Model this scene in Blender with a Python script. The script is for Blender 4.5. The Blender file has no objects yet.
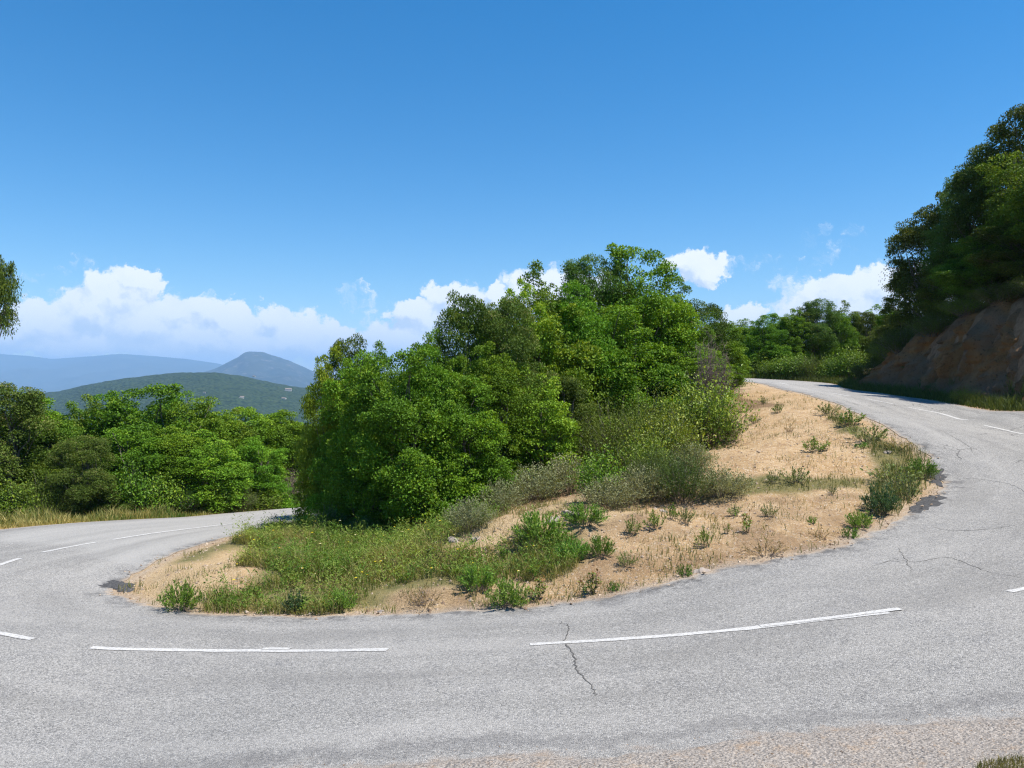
import bpy, math, random
import numpy as np
from mathutils import Vector

R = math.radians
C = bpy.context.scene.collection
sc = bpy.context.scene
F = 740.0                      # focal length in pixels of the 1024 px wide picture
RNG = np.random.default_rng(11)


# ------------------------------------------------------------------ small maths
def smooth(a, b, x):
    t = np.clip((np.asarray(x, float) - a) / (b - a), 0, 1)
    return t * t * (3 - 2 * t)


def vnoise(x, y, seed=0):
    x = np.asarray(x, float); y = np.asarray(y, float)
    xi = np.floor(x).astype(np.int64); yi = np.floor(y).astype(np.int64)
    xf = x - xi; yf = y - yi
    def h(i, j):
        n = (i * 374761393 + j * 668265263 + seed * 974634777) & 0xffffffff
        n = ((n ^ (n >> 13)) * 1274126177) & 0xffffffff
        n = n ^ (n >> 16)
        return (n & 0xffff) / 65535.0
    u = xf * xf * (3 - 2 * xf); v = yf * yf * (3 - 2 * yf)
    a = h(xi, yi) * (1 - u) + h(xi + 1, yi) * u
    b = h(xi, yi + 1) * (1 - u) + h(xi + 1, yi + 1) * u
    return (a * (1 - v) + b * v) * 2 - 1


def fbm(x, y, seed=0, octs=4, gain=0.5):
    s = 0; a = 1; f = 1
    for k in range(octs):
        s = s + a * vnoise(np.asarray(x) * f + 17.3 * k, np.asarray(y) * f - 9.1 * k, seed + k)
        a *= gain; f *= 2.03
    return s


def PX(px, d):
    return d * (px - 512) / F


def P(px, py, d):
    return (d * (px - 512) / F, d, d * (384 - py) / F)


def catmull(pts, n):
    pts = np.array(pts, float)
    p = np.vstack([2 * pts[0] - pts[1], pts, 2 * pts[-1] - pts[-2]])
    out = []
    m = len(pts) - 1
    for s in np.linspace(0, m, n):
        i = min(int(s), m - 1); t = s - i
        a, b, c, d = p[i], p[i + 1], p[i + 2], p[i + 3]
        out.append(0.5 * ((2 * b) + (-a + c) * t + (2 * a - 5 * b + 4 * c - d) * t * t + (-a + 3 * b - 3 * c + d) * t ** 3))
    return np.array(out)


# ------------------------------------------------------------------ terrain heights
ctrl = [P(*q) for q in [
    (310, 520, 24), (240, 535, 18), (150, 565, 13.5), (115, 590, 12), (135, 600, 11.4), (200, 615, 10.6),
    (350, 618, 10), (500, 610, 9.7), (620, 595, 9.8), (700, 575, 10.2), (800, 555, 10.8), (870, 535, 11.8),
    (925, 505, 13.5), (940, 480, 15.5), (925, 455, 17), (880, 425, 20), (840, 405, 25), (800, 393, 31),
    (768, 385.5, 38), (745, 382, 42),
    (90, 648, 8.5), (390, 650, 8.0), (530, 645, 7.8), (900, 610, 8.0), (1015, 590, 8.6), (0, 635, 9),
    (0, 565, 13), (40, 552, 14.5), (150, 535, 17.2), (1024, 434, 20.5), (965, 420, 24), (910, 408, 27),
    (1024, 412, 23), (950, 403, 28), (895, 396, 32), (850, 390, 37), (832, 384, 42), (830, 379.5, 47), (740, 379.3, 47),
    (305, 508, 31), (220, 514, 26), (150, 520, 22), (0, 530, 18),
    (512, 757, 5), (1024, 718, 5.2), (250, 767, 5.3), (0, 775, 5.8)]]
ctrl += [(0, 0, -1.62), (-6, 0, -2.5), (6, 0, -1.05), (12, 4, -1.2), (15.5, 11, -1.5), (0, -8, -1.0), (-12, -5, -2.6), (15, -5, -.6),
         (-14, 12.5, -3.45), (-13, 8.5, -3.2), (-19, 18, -4.0), (-16, 25, -5.0), (-14, 35, -6.6), (-28, 30, -7.5), (-32, 10, -5.0), (-30, -6, -4),
         (-6.3, 34, -5.6), (-6, 41, -6.5), (-10, 41, -6.6), (-12, 55, -8.5), (-35, 50, -11), (-2, 47, -3.6), (4, 52, -.6),
         (10, 50, .45), (6.5, 52, .2), (20, 20, -.9), (22, 35, -.3), (26, 50, .5), (35, 20, -.4), (38, 45, .6), (15, 62, .6), (0, 65, -2), (35, 65, 1), (40, 0, 0),
         (6, 20, -1.72), (2.2, 13, -2.52), (8, 30, -.72)]
ctrl = np.array(ctrl)


def _U(r2):
    return np.where(r2 > 1e-9, r2 * np.log(np.maximum(r2, 1e-9)), 0)


def tps_fit(c, lam=0.3):
    n = len(c)
    d2 = ((c[:, None, :2] - c[None, :, :2]) ** 2).sum(-1)
    K = _U(d2) + lam * np.eye(n)
    Q = np.hstack([np.ones((n, 1)), c[:, :2]])
    A = np.zeros((n + 3, n + 3)); A[:n, :n] = K; A[:n, n:] = Q; A[n:, :n] = Q.T
    return np.linalg.solve(A, np.concatenate([c[:, 2], np.zeros(3)]))


TW = tps_fit(ctrl)


def Hb(x, y):
    x = np.asarray(x, float); y = np.asarray(y, float)
    shp = x.shape; x = x.ravel(); y = y.ravel()
    out = np.empty_like(x)
    for i in range(0, len(x), 20000):
        a = x[i:i + 20000]; b = y[i:i + 20000]
        d2 = (a[:, None] - ctrl[None, :, 0]) ** 2 + (b[:, None] - ctrl[None, :, 1]) ** 2
        out[i:i + 20000] = _U(d2) @ TW[:-3] + TW[-3] + TW[-2] * a + TW[-1] * b
    return out.reshape(shp)


# road sections: inner edge / outer edge
INN = [(-6, 41), (-6.3, 34), (PX(310, 24), 24), (PX(240, 18), 18), (PX(150, 13.5), 13.5), (PX(115, 12), 12), (PX(135, 11.4), 11.35),
       (PX(200, 10.6), 10.6), (PX(350, 10), 10), (PX(500, 9.7), 9.7), (PX(620, 9.8), 9.8), (PX(700, 10.2), 10.2), (PX(800, 10.8), 10.8),
       (PX(870, 11.8), 11.8), (PX(925, 13.5), 13.5), (PX(940, 15.5), 15.5), (PX(925, 17), 17.2), (PX(880, 20), 20), (PX(840, 25), 25), (PX(800, 31), 31),
       (PX(768, 38), 38), (PX(744, 42), 42), (10.6, 44.6), (6, 46.4)]
OUT = [(-10, 42), (-9.4, 36), (-8.9, 31), (-10.6, 24), (-12.4, 18), (-13.7, 12.5), (-12, 8.3),
       (-7.5, 5.98), (-3.0, 5.03), (0, 4.76), (1.8, 4.86), (4.2, 5.18), (7.5, 6.2),
       (10.7, 8), (13.4, 11), (15, 14.5), (15.5, 17.5), (15.8, 21), (16.2, 26), (16.6, 32),
       (17.1, 38), (18, 43), (14.4, 48.8), (6.5, 51.6)]
NS = 420
inn = catmull(INN, NS); out_ = catmull(OUT, NS)
_k = np.arange(NS)
dirv = (inn - out_) / np.linalg.norm(inn - out_, axis=1)[:, None]
inn = inn + dirv * (0.06 * vnoise(_k * .55, 0, 3) + 0.07 * vnoise(_k * .17, 0, 4))[:, None]
out_ = out_ - dirv * (0.06 * vnoise(_k * .5, 0, 5) + 0.08 * vnoise(_k * .16, 0, 6))[:, None]
poly = np.vstack([inn, out_[::-1]])


def seg_dist(x, y, pl):
    """distance to a polyline and (fractional) index of the nearest point"""
    best = np.full(len(x), 1e9); idx = np.zeros(len(x))
    for i in range(len(pl) - 1):
        ax, ay = pl[i]; bx, by = pl[i + 1]
        dx, dy = bx - ax, by - ay
        t = np.clip(((x - ax) * dx + (y - ay) * dy) / (dx * dx + dy * dy + 1e-12), 0, 1)
        d = np.hypot(x - ax - t * dx, y - ay - t * dy)
        m = d < best
        best[m] = d[m]; idx[m] = i + t[m]
    return best, idx


def inside(x, y, pl):
    r = np.zeros(len(x), bool)
    n = len(pl)
    for i in range(n):
        ax, ay = pl[i]; bx, by = pl[(i + 1) % n]
        if ay == by:
            continue
        c = ((ay > y) != (by > y)) & (x < (bx - ax) * (y - ay) / (by - ay) + ax)
        r ^= c
    return r


def bank_h(ik):
    """height of the earth bank by nearest index along the outer edge"""
    t = ik / (NS - 1) * (len(OUT) - 1)
    return np.interp(t, [11, 13, 14, 15, 16.5, 18, 19, 20, 21, 22], [0, 1.2, 2.8, 3.6, 3.9, 3.9, 3.5, 2.2, .5, 0])


BUMPS = [(-.2, 12.6, .5, 1.3, .75), (1.6, 12.3, .2, 1.2, .7), (-4.2, 12.3, .18, 1.3, 1.0), (5.0, 17, .3, 2.5, 3), (0.8, 14.2, .3, 1.2, 1)]


def ground(x, y, full=False):
    x = np.asarray(x, float); y = np.asarray(y, float)
    shp = x.shape; x = x.ravel(); y = y.ravel()
    z = Hb(x, y)
    di, ii = seg_dist(x, y, inn[::2]); do, io = seg_dist(x, y, out_[::2])
    io = io * 2; ii = ii * 2
    ins = inside(x, y, poly)
    sd = np.where(ins, -np.minimum(di, do), np.minimum(di, do))
    isl = (~ins) & (di < do)
    off = (~ins) & (do <= di)
    near = (do <= di) * smooth(11, 8, y)
    z = z - (1 - near) * (0.06 * smooth(-0.02, -0.25, sd) - .010)
    z = z + near * (.042 - .11 * smooth(-.04, -.36, sd) + .010 * fbm(x * 5, y * 5, 23, 3))
    e = smooth(0.05, 1.2, sd)
    z = z + e * (0.06 * fbm(x * .9, y * .9, 21, 4) + 0.022 * fbm(x * 4, y * 4, 22, 3))
    # little ledge of eroded earth just inside the road edge
    z = z + isl * 0.10 * smooth(0.15, 0.9, sd)
    for bx, by, bh, rx, ry in BUMPS:
        z = z + isl * bh * np.exp(-((x - bx) / rx) ** 2 - ((y - by) / ry) ** 2) * smooth(0.1, 1.0, sd)
    bh = bank_h(io) * off
    z = z + off * 2.2 * smooth(51, 60, y) * smooth(1, 7, x)
    s = do
    z = z + bh * smooth(0.9, 2.9, s) + bh * 0.22 * np.clip(s - 2.6, 0, 12) * .8 - .25 * (bh > .3) * smooth(.6, 1.2, s)
    if full:
        return z.reshape(shp), sd.reshape(shp), isl.reshape(shp), off.reshape(shp), io.reshape(shp)
    return z.reshape(shp)


def gz(x, y):
    return float(ground(np.array([x]), np.array([y]))[0])


_D = np.linspace(3.5, 60, 1500)


def hit(px, py, road=False):
    """the ground point seen at a pixel"""
    xs = _D * (px - 512) / F; zr = _D * (384 - py) / F
    zg = Hb(xs, _D) + .02 if road else ground(xs, _D)
    k = np.argmax(zr < zg)
    if k == 0:
        k = len(_D) - 1
    d = _D[k]
    if k > 0:
        a = zr[k - 1] - zg[k - 1]; b = zr[k] - zg[k]
        if a > b:
            d = _D[k - 1] + (_D[k] - _D[k - 1]) * a / (a - b)
    return (d * (px - 512) / F, d, float((Hb if road else ground)(np.array([d * (px - 512) / F]), np.array([d]))[0]))


# ------------------------------------------------------------------ node helpers
class NT:
    def __init__(s, tree):
        s.t = tree; s.n = tree.nodes; s.l = tree.links
        s.n.clear()

    def new(s, typ, **kw):
        n = s.n.new(typ)
        for k, v in kw.items():
            if k.startswith('_'):
                setattr(n, k[1:], v)
        return n

    def link(s, a, b):
        s.l.new(a, b)

    def sin(s, sock, v):
        if hasattr(v, 'is_output') or isinstance(v, bpy.types.NodeSocket):
            s.l.new(v, sock)
        else:
            sock.default_value = v

    def math(s, op, a, b=None, c=None, clamp=False):
        n = s.n.new('ShaderNodeMath'); n.operation = op; n.use_clamp = clamp
        for i, v in enumerate((a, b, c)):
            if v is not None:
                s.sin(n.inputs[i], v)
        return n.outputs[0]

    def vmath(s, op, a, b=None):
        n = s.n.new('ShaderNodeVectorMath'); n.operation = op
        s.sin(n.inputs[0], a)
        if b is not None:
            s.sin(n.inputs[1], b)
        return n.outputs['Value'] if op in ('LENGTH', 'DOT_PRODUCT') else n.outputs[0]

    def mix(s, f, a, b, blend='MIX'):
        n = s.n.new('ShaderNodeMix'); n.data_type = 'RGBA'; n.blend_type = blend
        s.sin(n.inputs[0], f)
        for sock, v in ((n.inputs[6], a), (n.inputs[7], b)):
            if isinstance(v, (tuple, list)):
                v = tuple(v) + ((1,) if len(v) == 3 else ())
            s.sin(sock, v)
        return n.outputs[2]

    def noise(s, vec, scale, detail=4, rough=.5, dist=0.0, out=0):
        n = s.n.new('ShaderNodeTexNoise')
        s.l.new(vec, n.inputs['Vector'])
        n.inputs['Scale'].default_value = scale; n.inputs['Detail'].default_value = detail
        n.inputs['Roughness'].default_value = rough; n.inputs['Distortion'].default_value = dist
        return n.outputs[out]

    def voro(s, vec, scale, feature='F1', out=0):
        n = s.n.new('ShaderNodeTexVoronoi'); n.feature = feature
        s.l.new(vec, n.inputs['Vector']); n.inputs['Scale'].default_value = scale
        return n.outputs[out]

    def ramp(s, v, lo, hi):
        n = s.n.new('ShaderNodeMapRange'); n.interpolation_type = 'SMOOTHSTEP'
        s.l.new(v, n.inputs[0]); n.inputs[1].default_value = lo; n.inputs[2].default_value = hi
        return n.outputs[0]

    def attr(s, name, out='Fac'):
        n = s.n.new('ShaderNodeAttribute'); n.attribute_name = name
        return n.outputs[out]

    def pos(s):
        return s.n.new('ShaderNodeNewGeometry').outputs['Position']

    def obj(s):
        return s.n.new('ShaderNodeTexCoord').outputs['Object']


def new_mat(name):
    m = bpy.data.materials.new(name); m.use_nodes = True
    return m, NT(m.node_tree)


def finish(nt, col, rough=.8, spec=.3, height=None, bump=.3, dist=.02):
    b = nt.new('ShaderNodeBsdfPrincipled')
    if isinstance(col, tuple):
        b.inputs['Base Color'].default_value = tuple(col) + (1,)
    else:
        nt.link(col, b.inputs['Base Color'])
    nt.sin(b.inputs['Roughness'], rough)
    b.inputs['Specular IOR Level'].default_value = spec
    if height is not None:
        bp = nt.new('ShaderNodeBump'); bp.inputs['Strength'].default_value = bump; bp.inputs['Distance'].default_value = dist
        nt.link(height, bp.inputs['Height']); nt.link(bp.outputs[0], b.inputs['Normal'])
    o = nt.new('ShaderNodeOutputMaterial'); nt.link(b.outputs[0], o.inputs[0])
    return b, o


# ------------------------------------------------------------------ materials
def mat_leaf(name, gain=(1, 1, 1), transl=.21, rough=.6, vary=.16, spec=.18):
    m, nt = new_mat(name)
    col = nt.attr('tint', 'Color')
    oi = nt.new('ShaderNodeObjectInfo').outputs['Random']
    g = nt.math('MULTIPLY_ADD', oi, vary * 2, 1 - vary)
    hs = nt.new('ShaderNodeHueSaturation')
    nt.link(col, hs.inputs['Color']); nt.link(g, hs.inputs['Value'])
    h2 = nt.math('MULTIPLY_ADD', nt.math('FRACT', nt.math('MULTIPLY', oi, 7.31)), .03, .485)
    nt.link(h2, hs.inputs['Hue'])
    c = nt.mix(1.0, hs.outputs[0], tuple(gain), 'MULTIPLY')
    b = nt.new('ShaderNodeBsdfPrincipled'); nt.link(c, b.inputs['Base Color'])
    b.inputs['Roughness'].default_value = rough; b.inputs['Specular IOR Level'].default_value = spec
    t = nt.new('ShaderNodeBsdfTranslucent')
    ct = nt.mix(1.0, c, (1.5, 1.35, .5), 'MULTIPLY'); nt.link(ct, t.inputs['Color'])
    mx = nt.new('ShaderNodeMixShader'); mx.inputs[0].default_value = transl
    nt.link(b.outputs[0], mx.inputs[1]); nt.link(t.outputs[0], mx.inputs[2])
    o = nt.new('ShaderNodeOutputMaterial'); nt.link(mx.outputs[0], o.inputs[0])
    return m


def mat_bark():
    m, nt = new_mat('bark'); p = nt.obj()
    n = nt.noise(p, 9, 5, .6)
    c = nt.mix(nt.ramp(n, .3, .7), (.06, .048, .038), (.22, .19, .16))
    finish(nt, c, .9, .2, n, .6, .02)
    return m


def mat_twig():
    m, nt = new_mat('dead_twig'); p = nt.obj()
    n = nt.noise(p, 14, 4, .6)
    finish(nt, nt.mix(n, (.09, .065, .055), (.26, .21, .18)), .9, .2)
    return m


def mat_road():
    m, nt = new_mat('asphalt'); p = nt.pos()
    e_in = nt.attr('edge_in'); e_out = nt.attr('edge_out'); u = nt.attr('along')
    big = nt.noise(p, .35, 4, .6)
    med = nt.noise(p, 2.2, 4, .65)
    grit = nt.voro(p, 95, 'F1', 1)      # cell colour: stone chips
    sep = nt.new('ShaderNodeSeparateColor'); nt.link(grit, sep.inputs[0])
    chip = sep.outputs[0]
    gd = nt.voro(p, 95, 'F1', 0)
    fine = nt.noise(p, 60, 3, .7)
    coarse = nt.noise(p, 26, 3, .6)
    base = nt.mix(nt.ramp(big, .3, .7), (.265, .255, .236), (.315, .303, .281))
    base = nt.mix(nt.math('MULTIPLY', nt.ramp(med, .45, .75), .35), base, (.165, .165, .17))
    base = nt.mix(nt.math('MULTIPLY', nt.ramp(chip, .55, 1.0), .75), base, (.52, .50, .47))
    base = nt.mix(nt.math('MULTIPLY', nt.ramp(chip, .42, .0), .7), base, (.085, .085, .09))
    base = nt.mix(nt.math('MULTIPLY', nt.ramp(coarse, .5, .75), .30), base, (.10, .10, .105))
    base = nt.mix(nt.math('MULTIPLY', nt.ramp(coarse, .5, .25), .25), base, (.33, .325, .315))
    # two paler resurfaced stretches: left arm, and the far right arm
    pn = nt.math('MULTIPLY_ADD', nt.noise(p, .8, 3, .6), .03, u)
    pale = nt.math('MULTIPLY', nt.ramp(pn, .196, .190), .6)
    base = nt.mix(pale, base, (.37, .36, .34))
    pale2 = nt.math('MULTIPLY', nt.ramp(pn, .79, .86), .3)
    base = nt.mix(pale2, base, (.36, .345, .33))
    # faint lengthwise wear left by wheels
    cv = nt.new('ShaderNodeCombineXYZ'); nt.link(nt.math('MULTIPLY', e_in, 1.3), cv.inputs[0]); nt.link(nt.math('MULTIPLY', u, 9.0), cv.inputs[1])
    wt = nt.noise(cv.outputs[0], 1.0, 4, .6)
    base = nt.mix(nt.math('MULTIPLY', nt.ramp(wt, .48, .68), .32), base, (.17, .163, .153))
    base = nt.mix(nt.math('MULTIPLY', nt.ramp(wt, .50, .32), .22), base, (.46, .44, .41))
    # tyre-darkened hairpin inner lane, worn and cracked edge
    en = nt.math('MULTIPLY_ADD', nt.noise(p, 1.6, 5, .7), .9, nt.math('SUBTRACT', e_in, .45))
    worn = nt.math('MULTIPLY', nt.ramp(en, .55, .0), nt.ramp(nt.noise(p, 3.4, 5, .75), .45, .6))
    base = nt.mix(nt.math('MULTIPLY', worn, .75), base, (.075, .073, .075))
    # drifted sand on the edges
    dn = nt.noise(p, 2.7, 6, .75)
    e2 = nt.math('MULTIPLY_ADD', dn, 1.1, nt.math('SUBTRACT', e_out, .55))
    dust = nt.ramp(e2, .26, -.10)
    base = nt.mix(nt.math('MULTIPLY', dust, .68), base, nt.mix(fine, (.25, .175, .115), (.40, .31, .235)))
    e3 = nt.math('MULTIPLY_ADD', nt.noise(p, 3.9, 6, .75), .5, nt.math('SUBTRACT', e_in, .25))
    base = nt.mix(nt.math('MULTIPLY', nt.ramp(e3, .14, -.06), .75), base, (.42, .33, .24))
    # dark seam just inside the sandy outer edge
    sm = nt.math('MULTIPLY', nt.ramp(e2, .62, .42), nt.ramp(e2, .22, .42))
    base = nt.mix(nt.math('MULTIPLY', sm, .35), base, (.12, .115, .115))
    # hairline cracks: thin lines of a distorted cell pattern, only where a mask allows
    w = nt.vmath('ADD', p, nt.vmath('MULTIPLY', nt.noise(p, 1.5, 4, .6, 0, 1), (.9, .9, .9)))
    ce = nt.voro(w, .55, 'DISTANCE_TO_EDGE', 0)
    msk = nt.math('MULTIPLY', nt.ramp(nt.noise(p, .45, 3, .5), .50, .60), nt.ramp(u, .62, .70))
    crack = nt.math('MULTIPLY', nt.ramp(ce, .012, .003), msk)
    base = nt.mix(nt.math('MULTIPLY', crack, .8), base, (.05, .05, .05))
    h = nt.math('ADD', nt.math('MULTIPLY', gd, -.9), nt.math('MULTIPLY', fine, .5))
    finish(nt, base, .88, .25, h, .9, .012)
    return m


def mat_paint():
    m, nt = new_mat('road_paint'); p = nt.pos()
    chip = nt.new('ShaderNodeSeparateColor'); nt.link(nt.voro(p, 95, 'F1', 1), chip.inputs[0])
    n = nt.noise(p, 30, 4, .7)
    wear = nt.math('MULTIPLY', nt.ramp(n, .44, .62), .75)
    c = nt.mix(wear, (.53, .52, .50), (.31, .30, .285))
    c = nt.mix(nt.math('MULTIPLY', nt.ramp(chip.outputs[0], .25, 0), .4), c, (.4, .4, .39))
    finish(nt, c, .7, .3, nt.voro(p, 95, 'F1', 0), .5, .008)
    return m


def mat_dark(name, a, b):
    m, nt = new_mat(name); p = nt.pos()
    n = nt.noise(p, 34, 4, .7)
    finish(nt, nt.mix(nt.ramp(n, .3, .7), a, b), .9, .2, n, .6, .01)
    return m


def mat_ground():
    m, nt = new_mat('ground_earth'); p = nt.pos()
    green = nt.attr('green'); gravel = nt.attr('gravel'); earth = nt.attr('earth'); dry = nt.attr('dry'); litter = nt.attr('litter')
    n1 = nt.noise(p, .7, 5, .6); n2 = nt.noise(p, 5, 6, .7); n3 = nt.noise(p, 30, 4, .7)
    vc = nt.new('ShaderNodeSeparateColor'); nt.link(nt.voro(p, 42, 'F1', 1), vc.inputs[0])
    vd = nt.voro(p, 42, 'F1', 0)
    v2 = nt.new('ShaderNodeSeparateColor'); nt.link(nt.voro(p, 15, 'F1', 1), v2.inputs[0])
    c = nt.mix(nt.ramp(n1, .3, .7), (.375, .25, .128), (.45, .322, .186))
    c = nt.mix(nt.math('MULTIPLY', nt.ramp(n2, .46, .70), .7), c, (.24, .14, .07))
    c = nt.mix(nt.math('MULTIPLY', nt.ramp(n2, .45, .25), .5), c, (.54, .40, .26))
    c = nt.mix(nt.math('MULTIPLY', nt.ramp(n3, .56, .72), .5), c, (.20, .12, .07))
    c = nt.mix(nt.math('MULTIPLY', nt.ramp(vc.outputs[0], .82, .95), .6), c, (.62, .54, .43))
    c = nt.mix(nt.math('MULTIPLY', nt.ramp(v2.outputs[0], .93, .97), .5), c, (.25, .16, .11))
    # dry straw and leaf litter
    st = nt.mix(nt.ramp(n3, .35, .65), (.30, .21, .115), (.48, .37, .22))
    c = nt.mix(nt.math('MULTIPLY', dry, .75), c, st)
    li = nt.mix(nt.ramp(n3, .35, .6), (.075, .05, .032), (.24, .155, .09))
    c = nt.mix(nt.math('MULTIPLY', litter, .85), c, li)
    gr = nt.mix(nt.ramp(n2, .35, .65), (.05, .075, .018), (.15, .14, .05))
    c = nt.mix(nt.math('MULTIPLY', green, .8), c, gr)
    vg = nt.new('ShaderNodeSeparateColor'); nt.link(nt.voro(p, 110, 'F1', 1), vg.inputs[0])
    gv = nt.mix(nt.ramp(vg.outputs[0], .05, .95), (.185, .165, .147), (.41, .368, .325))
    gv = nt.mix(nt.math('MULTIPLY', nt.ramp(n2, .5, .75), .6), gv, (.40, .27, .16))
    c = nt.mix(gravel, c, gv)
    ea = nt.mix(nt.ramp(n2, .3, .7), (.20, .115, .065), (.34, .20, .115))
    c = nt.mix(earth, c, ea)
    h = nt.math('ADD', nt.math('MULTIPLY', vd, -.5), nt.math('ADD', n3, nt.math('MULTIPLY', n2, 1.6)))
    finish(nt, c, .95, .1, h, .8, .03)
    return m


def mat_bank():
    m, nt = new_mat('red_earth'); p = nt.pos()
    mp = nt.new('ShaderNodeMapping'); nt.link(p, mp.inputs[0]); mp.inputs['Scale'].default_value = (1.6, 1.6, .45)
    n1 = nt.noise(mp.outputs[0], 1.2, 6, .65); n2 = nt.noise(p, 7, 5, .7); n3 = nt.noise(p, .5, 3, .5)
    c = nt.mix(nt.ramp(n1, .3, .7), (.24, .115, .045), (.33, .178, .078))
    c = nt.mix(nt.ramp(n3, .45, .65), c, (.22, .14, .085))
    c = nt.mix(nt.math('MULTIPLY', nt.ramp(n2, .55, .72), .8), c, (.05, .032, .02))
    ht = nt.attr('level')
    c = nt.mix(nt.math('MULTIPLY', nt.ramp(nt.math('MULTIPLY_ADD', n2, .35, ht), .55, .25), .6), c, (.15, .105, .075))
    finish(nt, c, .95, .1, nt.math('ADD', n1, nt.math('MULTIPLY', n2, .7)), 1.0, .25)
    return m


def mat_hill():
    m, nt = new_mat('hill_forest'); p = nt.pos()
    v = nt.voro(p, .085, 'F1', 0)
    n = nt.noise(p, .03, 5, .65); n2 = nt.noise(p, .006, 4, .6)
    c = nt.mix(nt.ramp(v, .25, .75), (.040, .066, .026), (.014, .028, .015))
    c = nt.mix(nt.math('MULTIPLY', nt.ramp(n, .5, .7), .7), c, (.052, .072, .03))
    c = nt.mix(nt.math('MULTIPLY', nt.ramp(n2, .45, .65), .5), c, (.03, .05, .025))
    c = nt.mix(nt.ramp(nt.noise(p, .018, 6, .75), .70, .76), c, (.20, .17, .12))
    finish(nt, c, .95, .05, nt.math('MULTIPLY', v, -1), 1.0, 6)
    return m


def mat_mountain(name, a, b, rock):
    m, nt = new_mat(name); p = nt.pos()
    n = nt.noise(p, .0028, 7, .65); n2 = nt.noise(p, .012, 5, .7)
    c = nt.mix(nt.ramp(n, .35, .65), a, b)
    c = nt.mix(nt.math('MULTIPLY', nt.ramp(n2, .56, .66), .8), c, rock)
    finish(nt, c, .95, .05)
    return m


def mat_plain(name, col, rough=.8):
    m, nt = new_mat(name); p = nt.obj()
    n = nt.noise(p, 3, 4, .6)
    finish(nt, nt.mix(n, tuple(v * .82 for v in col), tuple(min(1, v * 1.12) for v in col)), rough, .2, n, .3, .02)
    return m


M = dict(
    leaf=mat_leaf('leaf_green'), leaf_grey=mat_leaf('leaf_grey_green', transl=.2, rough=.65, spec=.2),
    leaf_gloss=mat_leaf('leaf_glossy', transl=.25, rough=.5, spec=.3), grass=mat_leaf('grass_blade', transl=.3, rough=.6, vary=.0, spec=.2),
    bark=mat_bark(), twig=mat_twig(), road=mat_road(), paint=mat_paint(),
    crack=mat_dark('crack_dark', (.05, .048, .045), (.13, .125, .118)), patch=mat_dark('bitumen', (.032, .032, .034), (.10, .098, .097)),  # mottled dark colours of the road cracks and the patches
    ground=mat_ground(), bank=mat_bank(), hill=mat_hill(),
    mount=mat_mountain('mountain_scrub', (.022, .036, .03), (.042, .052, .04), (.15, .14, .13)),
    range=mat_mountain('range_scrub', (.035, .055, .04), (.055, .07, .05), (.09, .09, .075)),
    stone=mat_plain('granite', (.33, .28, .24)), wall=mat_plain('render_wall', (.50, .45, .40)), roof=mat_plain('roof_tile', (.27, .21, .17)),
)


# ------------------------------------------------------------------ mesh helpers
def mesh_np(name, verts, faces=None, tris=None, tint=None, attrs=None, smooth_=False):
    verts = np.asarray(verts, np.float32)
    me = bpy.data.meshes.new(name)
    me.vertices.add(len(verts)); me.vertices.foreach_set('co', verts.ravel())
    idx = []; tot = []
    if faces is not None and len(faces):
        idx.append(np.asarray(faces).ravel()); tot.append(np.full(len(faces), 4))
    if tris is not None and len(tris):
        idx.append(np.asarray(tris).ravel()); tot.append(np.full(len(tris), 3))
    idx = np.concatenate(idx).astype(np.int32); tot = np.concatenate(tot).astype(np.int32)
    st = np.concatenate([[0], np.cumsum(tot)[:-1]]).astype(np.int32)
    me.loops.add(len(idx)); me.loops.foreach_set('vertex_index', idx)
    me.polygons.add(len(tot)); me.polygons.foreach_set('loop_start', st)
    me.polygons.foreach_set('use_smooth', np.full(len(tot), smooth_))
    if tint is not None:
        a = me.attributes.new('tint', 'FLOAT_COLOR', 'POINT')
        t = np.ones((len(verts), 4), np.float32); t[:, :3] = tint
        a.data.foreach_set('color', t.ravel())
    for k, v in (attrs or {}).items():
        a = me.attributes.new(k, 'FLOAT', 'POINT'); a.data.foreach_set('value', np.asarray(v, np.float32).ravel())
    me.update(calc_edges=True); me.validate()
    return me


def link(name, me, mat, parent=None, kind=None):
    o = bpy.data.objects.new(name, me); C.objects.link(o)
    if mat is not None and not me.materials:
        for q in (mat if isinstance(mat, (list, tuple)) else [mat]):
            me.materials.append(q)
    if parent is not None:
        o.parent = parent
    if kind:
        o['kind'] = kind
    return o


def thing(name, loc, label, cat, group=None):
    o = bpy.data.objects.new(name, None); C.objects.link(o); o.location = loc; o.empty_display_size = .3
    tag(o, label, cat, group)
    return o


def tag(o, label, cat, group=None):
    o['label'] = label; o['category'] = cat
    if group:
        o['group'] = group
    return o


def grid_faces(nu, nv):
    i = np.arange(nu - 1)[:, None] * nv + np.arange(nv - 1)[None, :]
    i = i.ravel()
    return np.stack([i, i + nv, i + nv + 1, i + 1], 1)


def unit(v):
    return v / np.maximum(np.linalg.norm(v, axis=-1, keepdims=True), 1e-9)


def leaves(p, axis, nrm, L, W, tint, fold=.18, shape=.45):
    """kite leaves; p (n,3) bases; returns verts, faces, tints"""
    axis = unit(axis); side = unit(np.cross(axis, nrm)); nn = np.cross(side, axis)
    L = np.broadcast_to(L, (len(p),))[:, None]; W = np.broadcast_to(W, (len(p),))[:, None]
    mid = p + axis * L * shape + nn * W * fold
    v = np.stack([p, mid + side * W / 2, p + axis * L, mid - side * W / 2], 1).reshape(-1, 3)
    f = np.arange(len(p) * 4).reshape(-1, 4)
    return v, f, np.repeat(tint, 4, axis=0)


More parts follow.
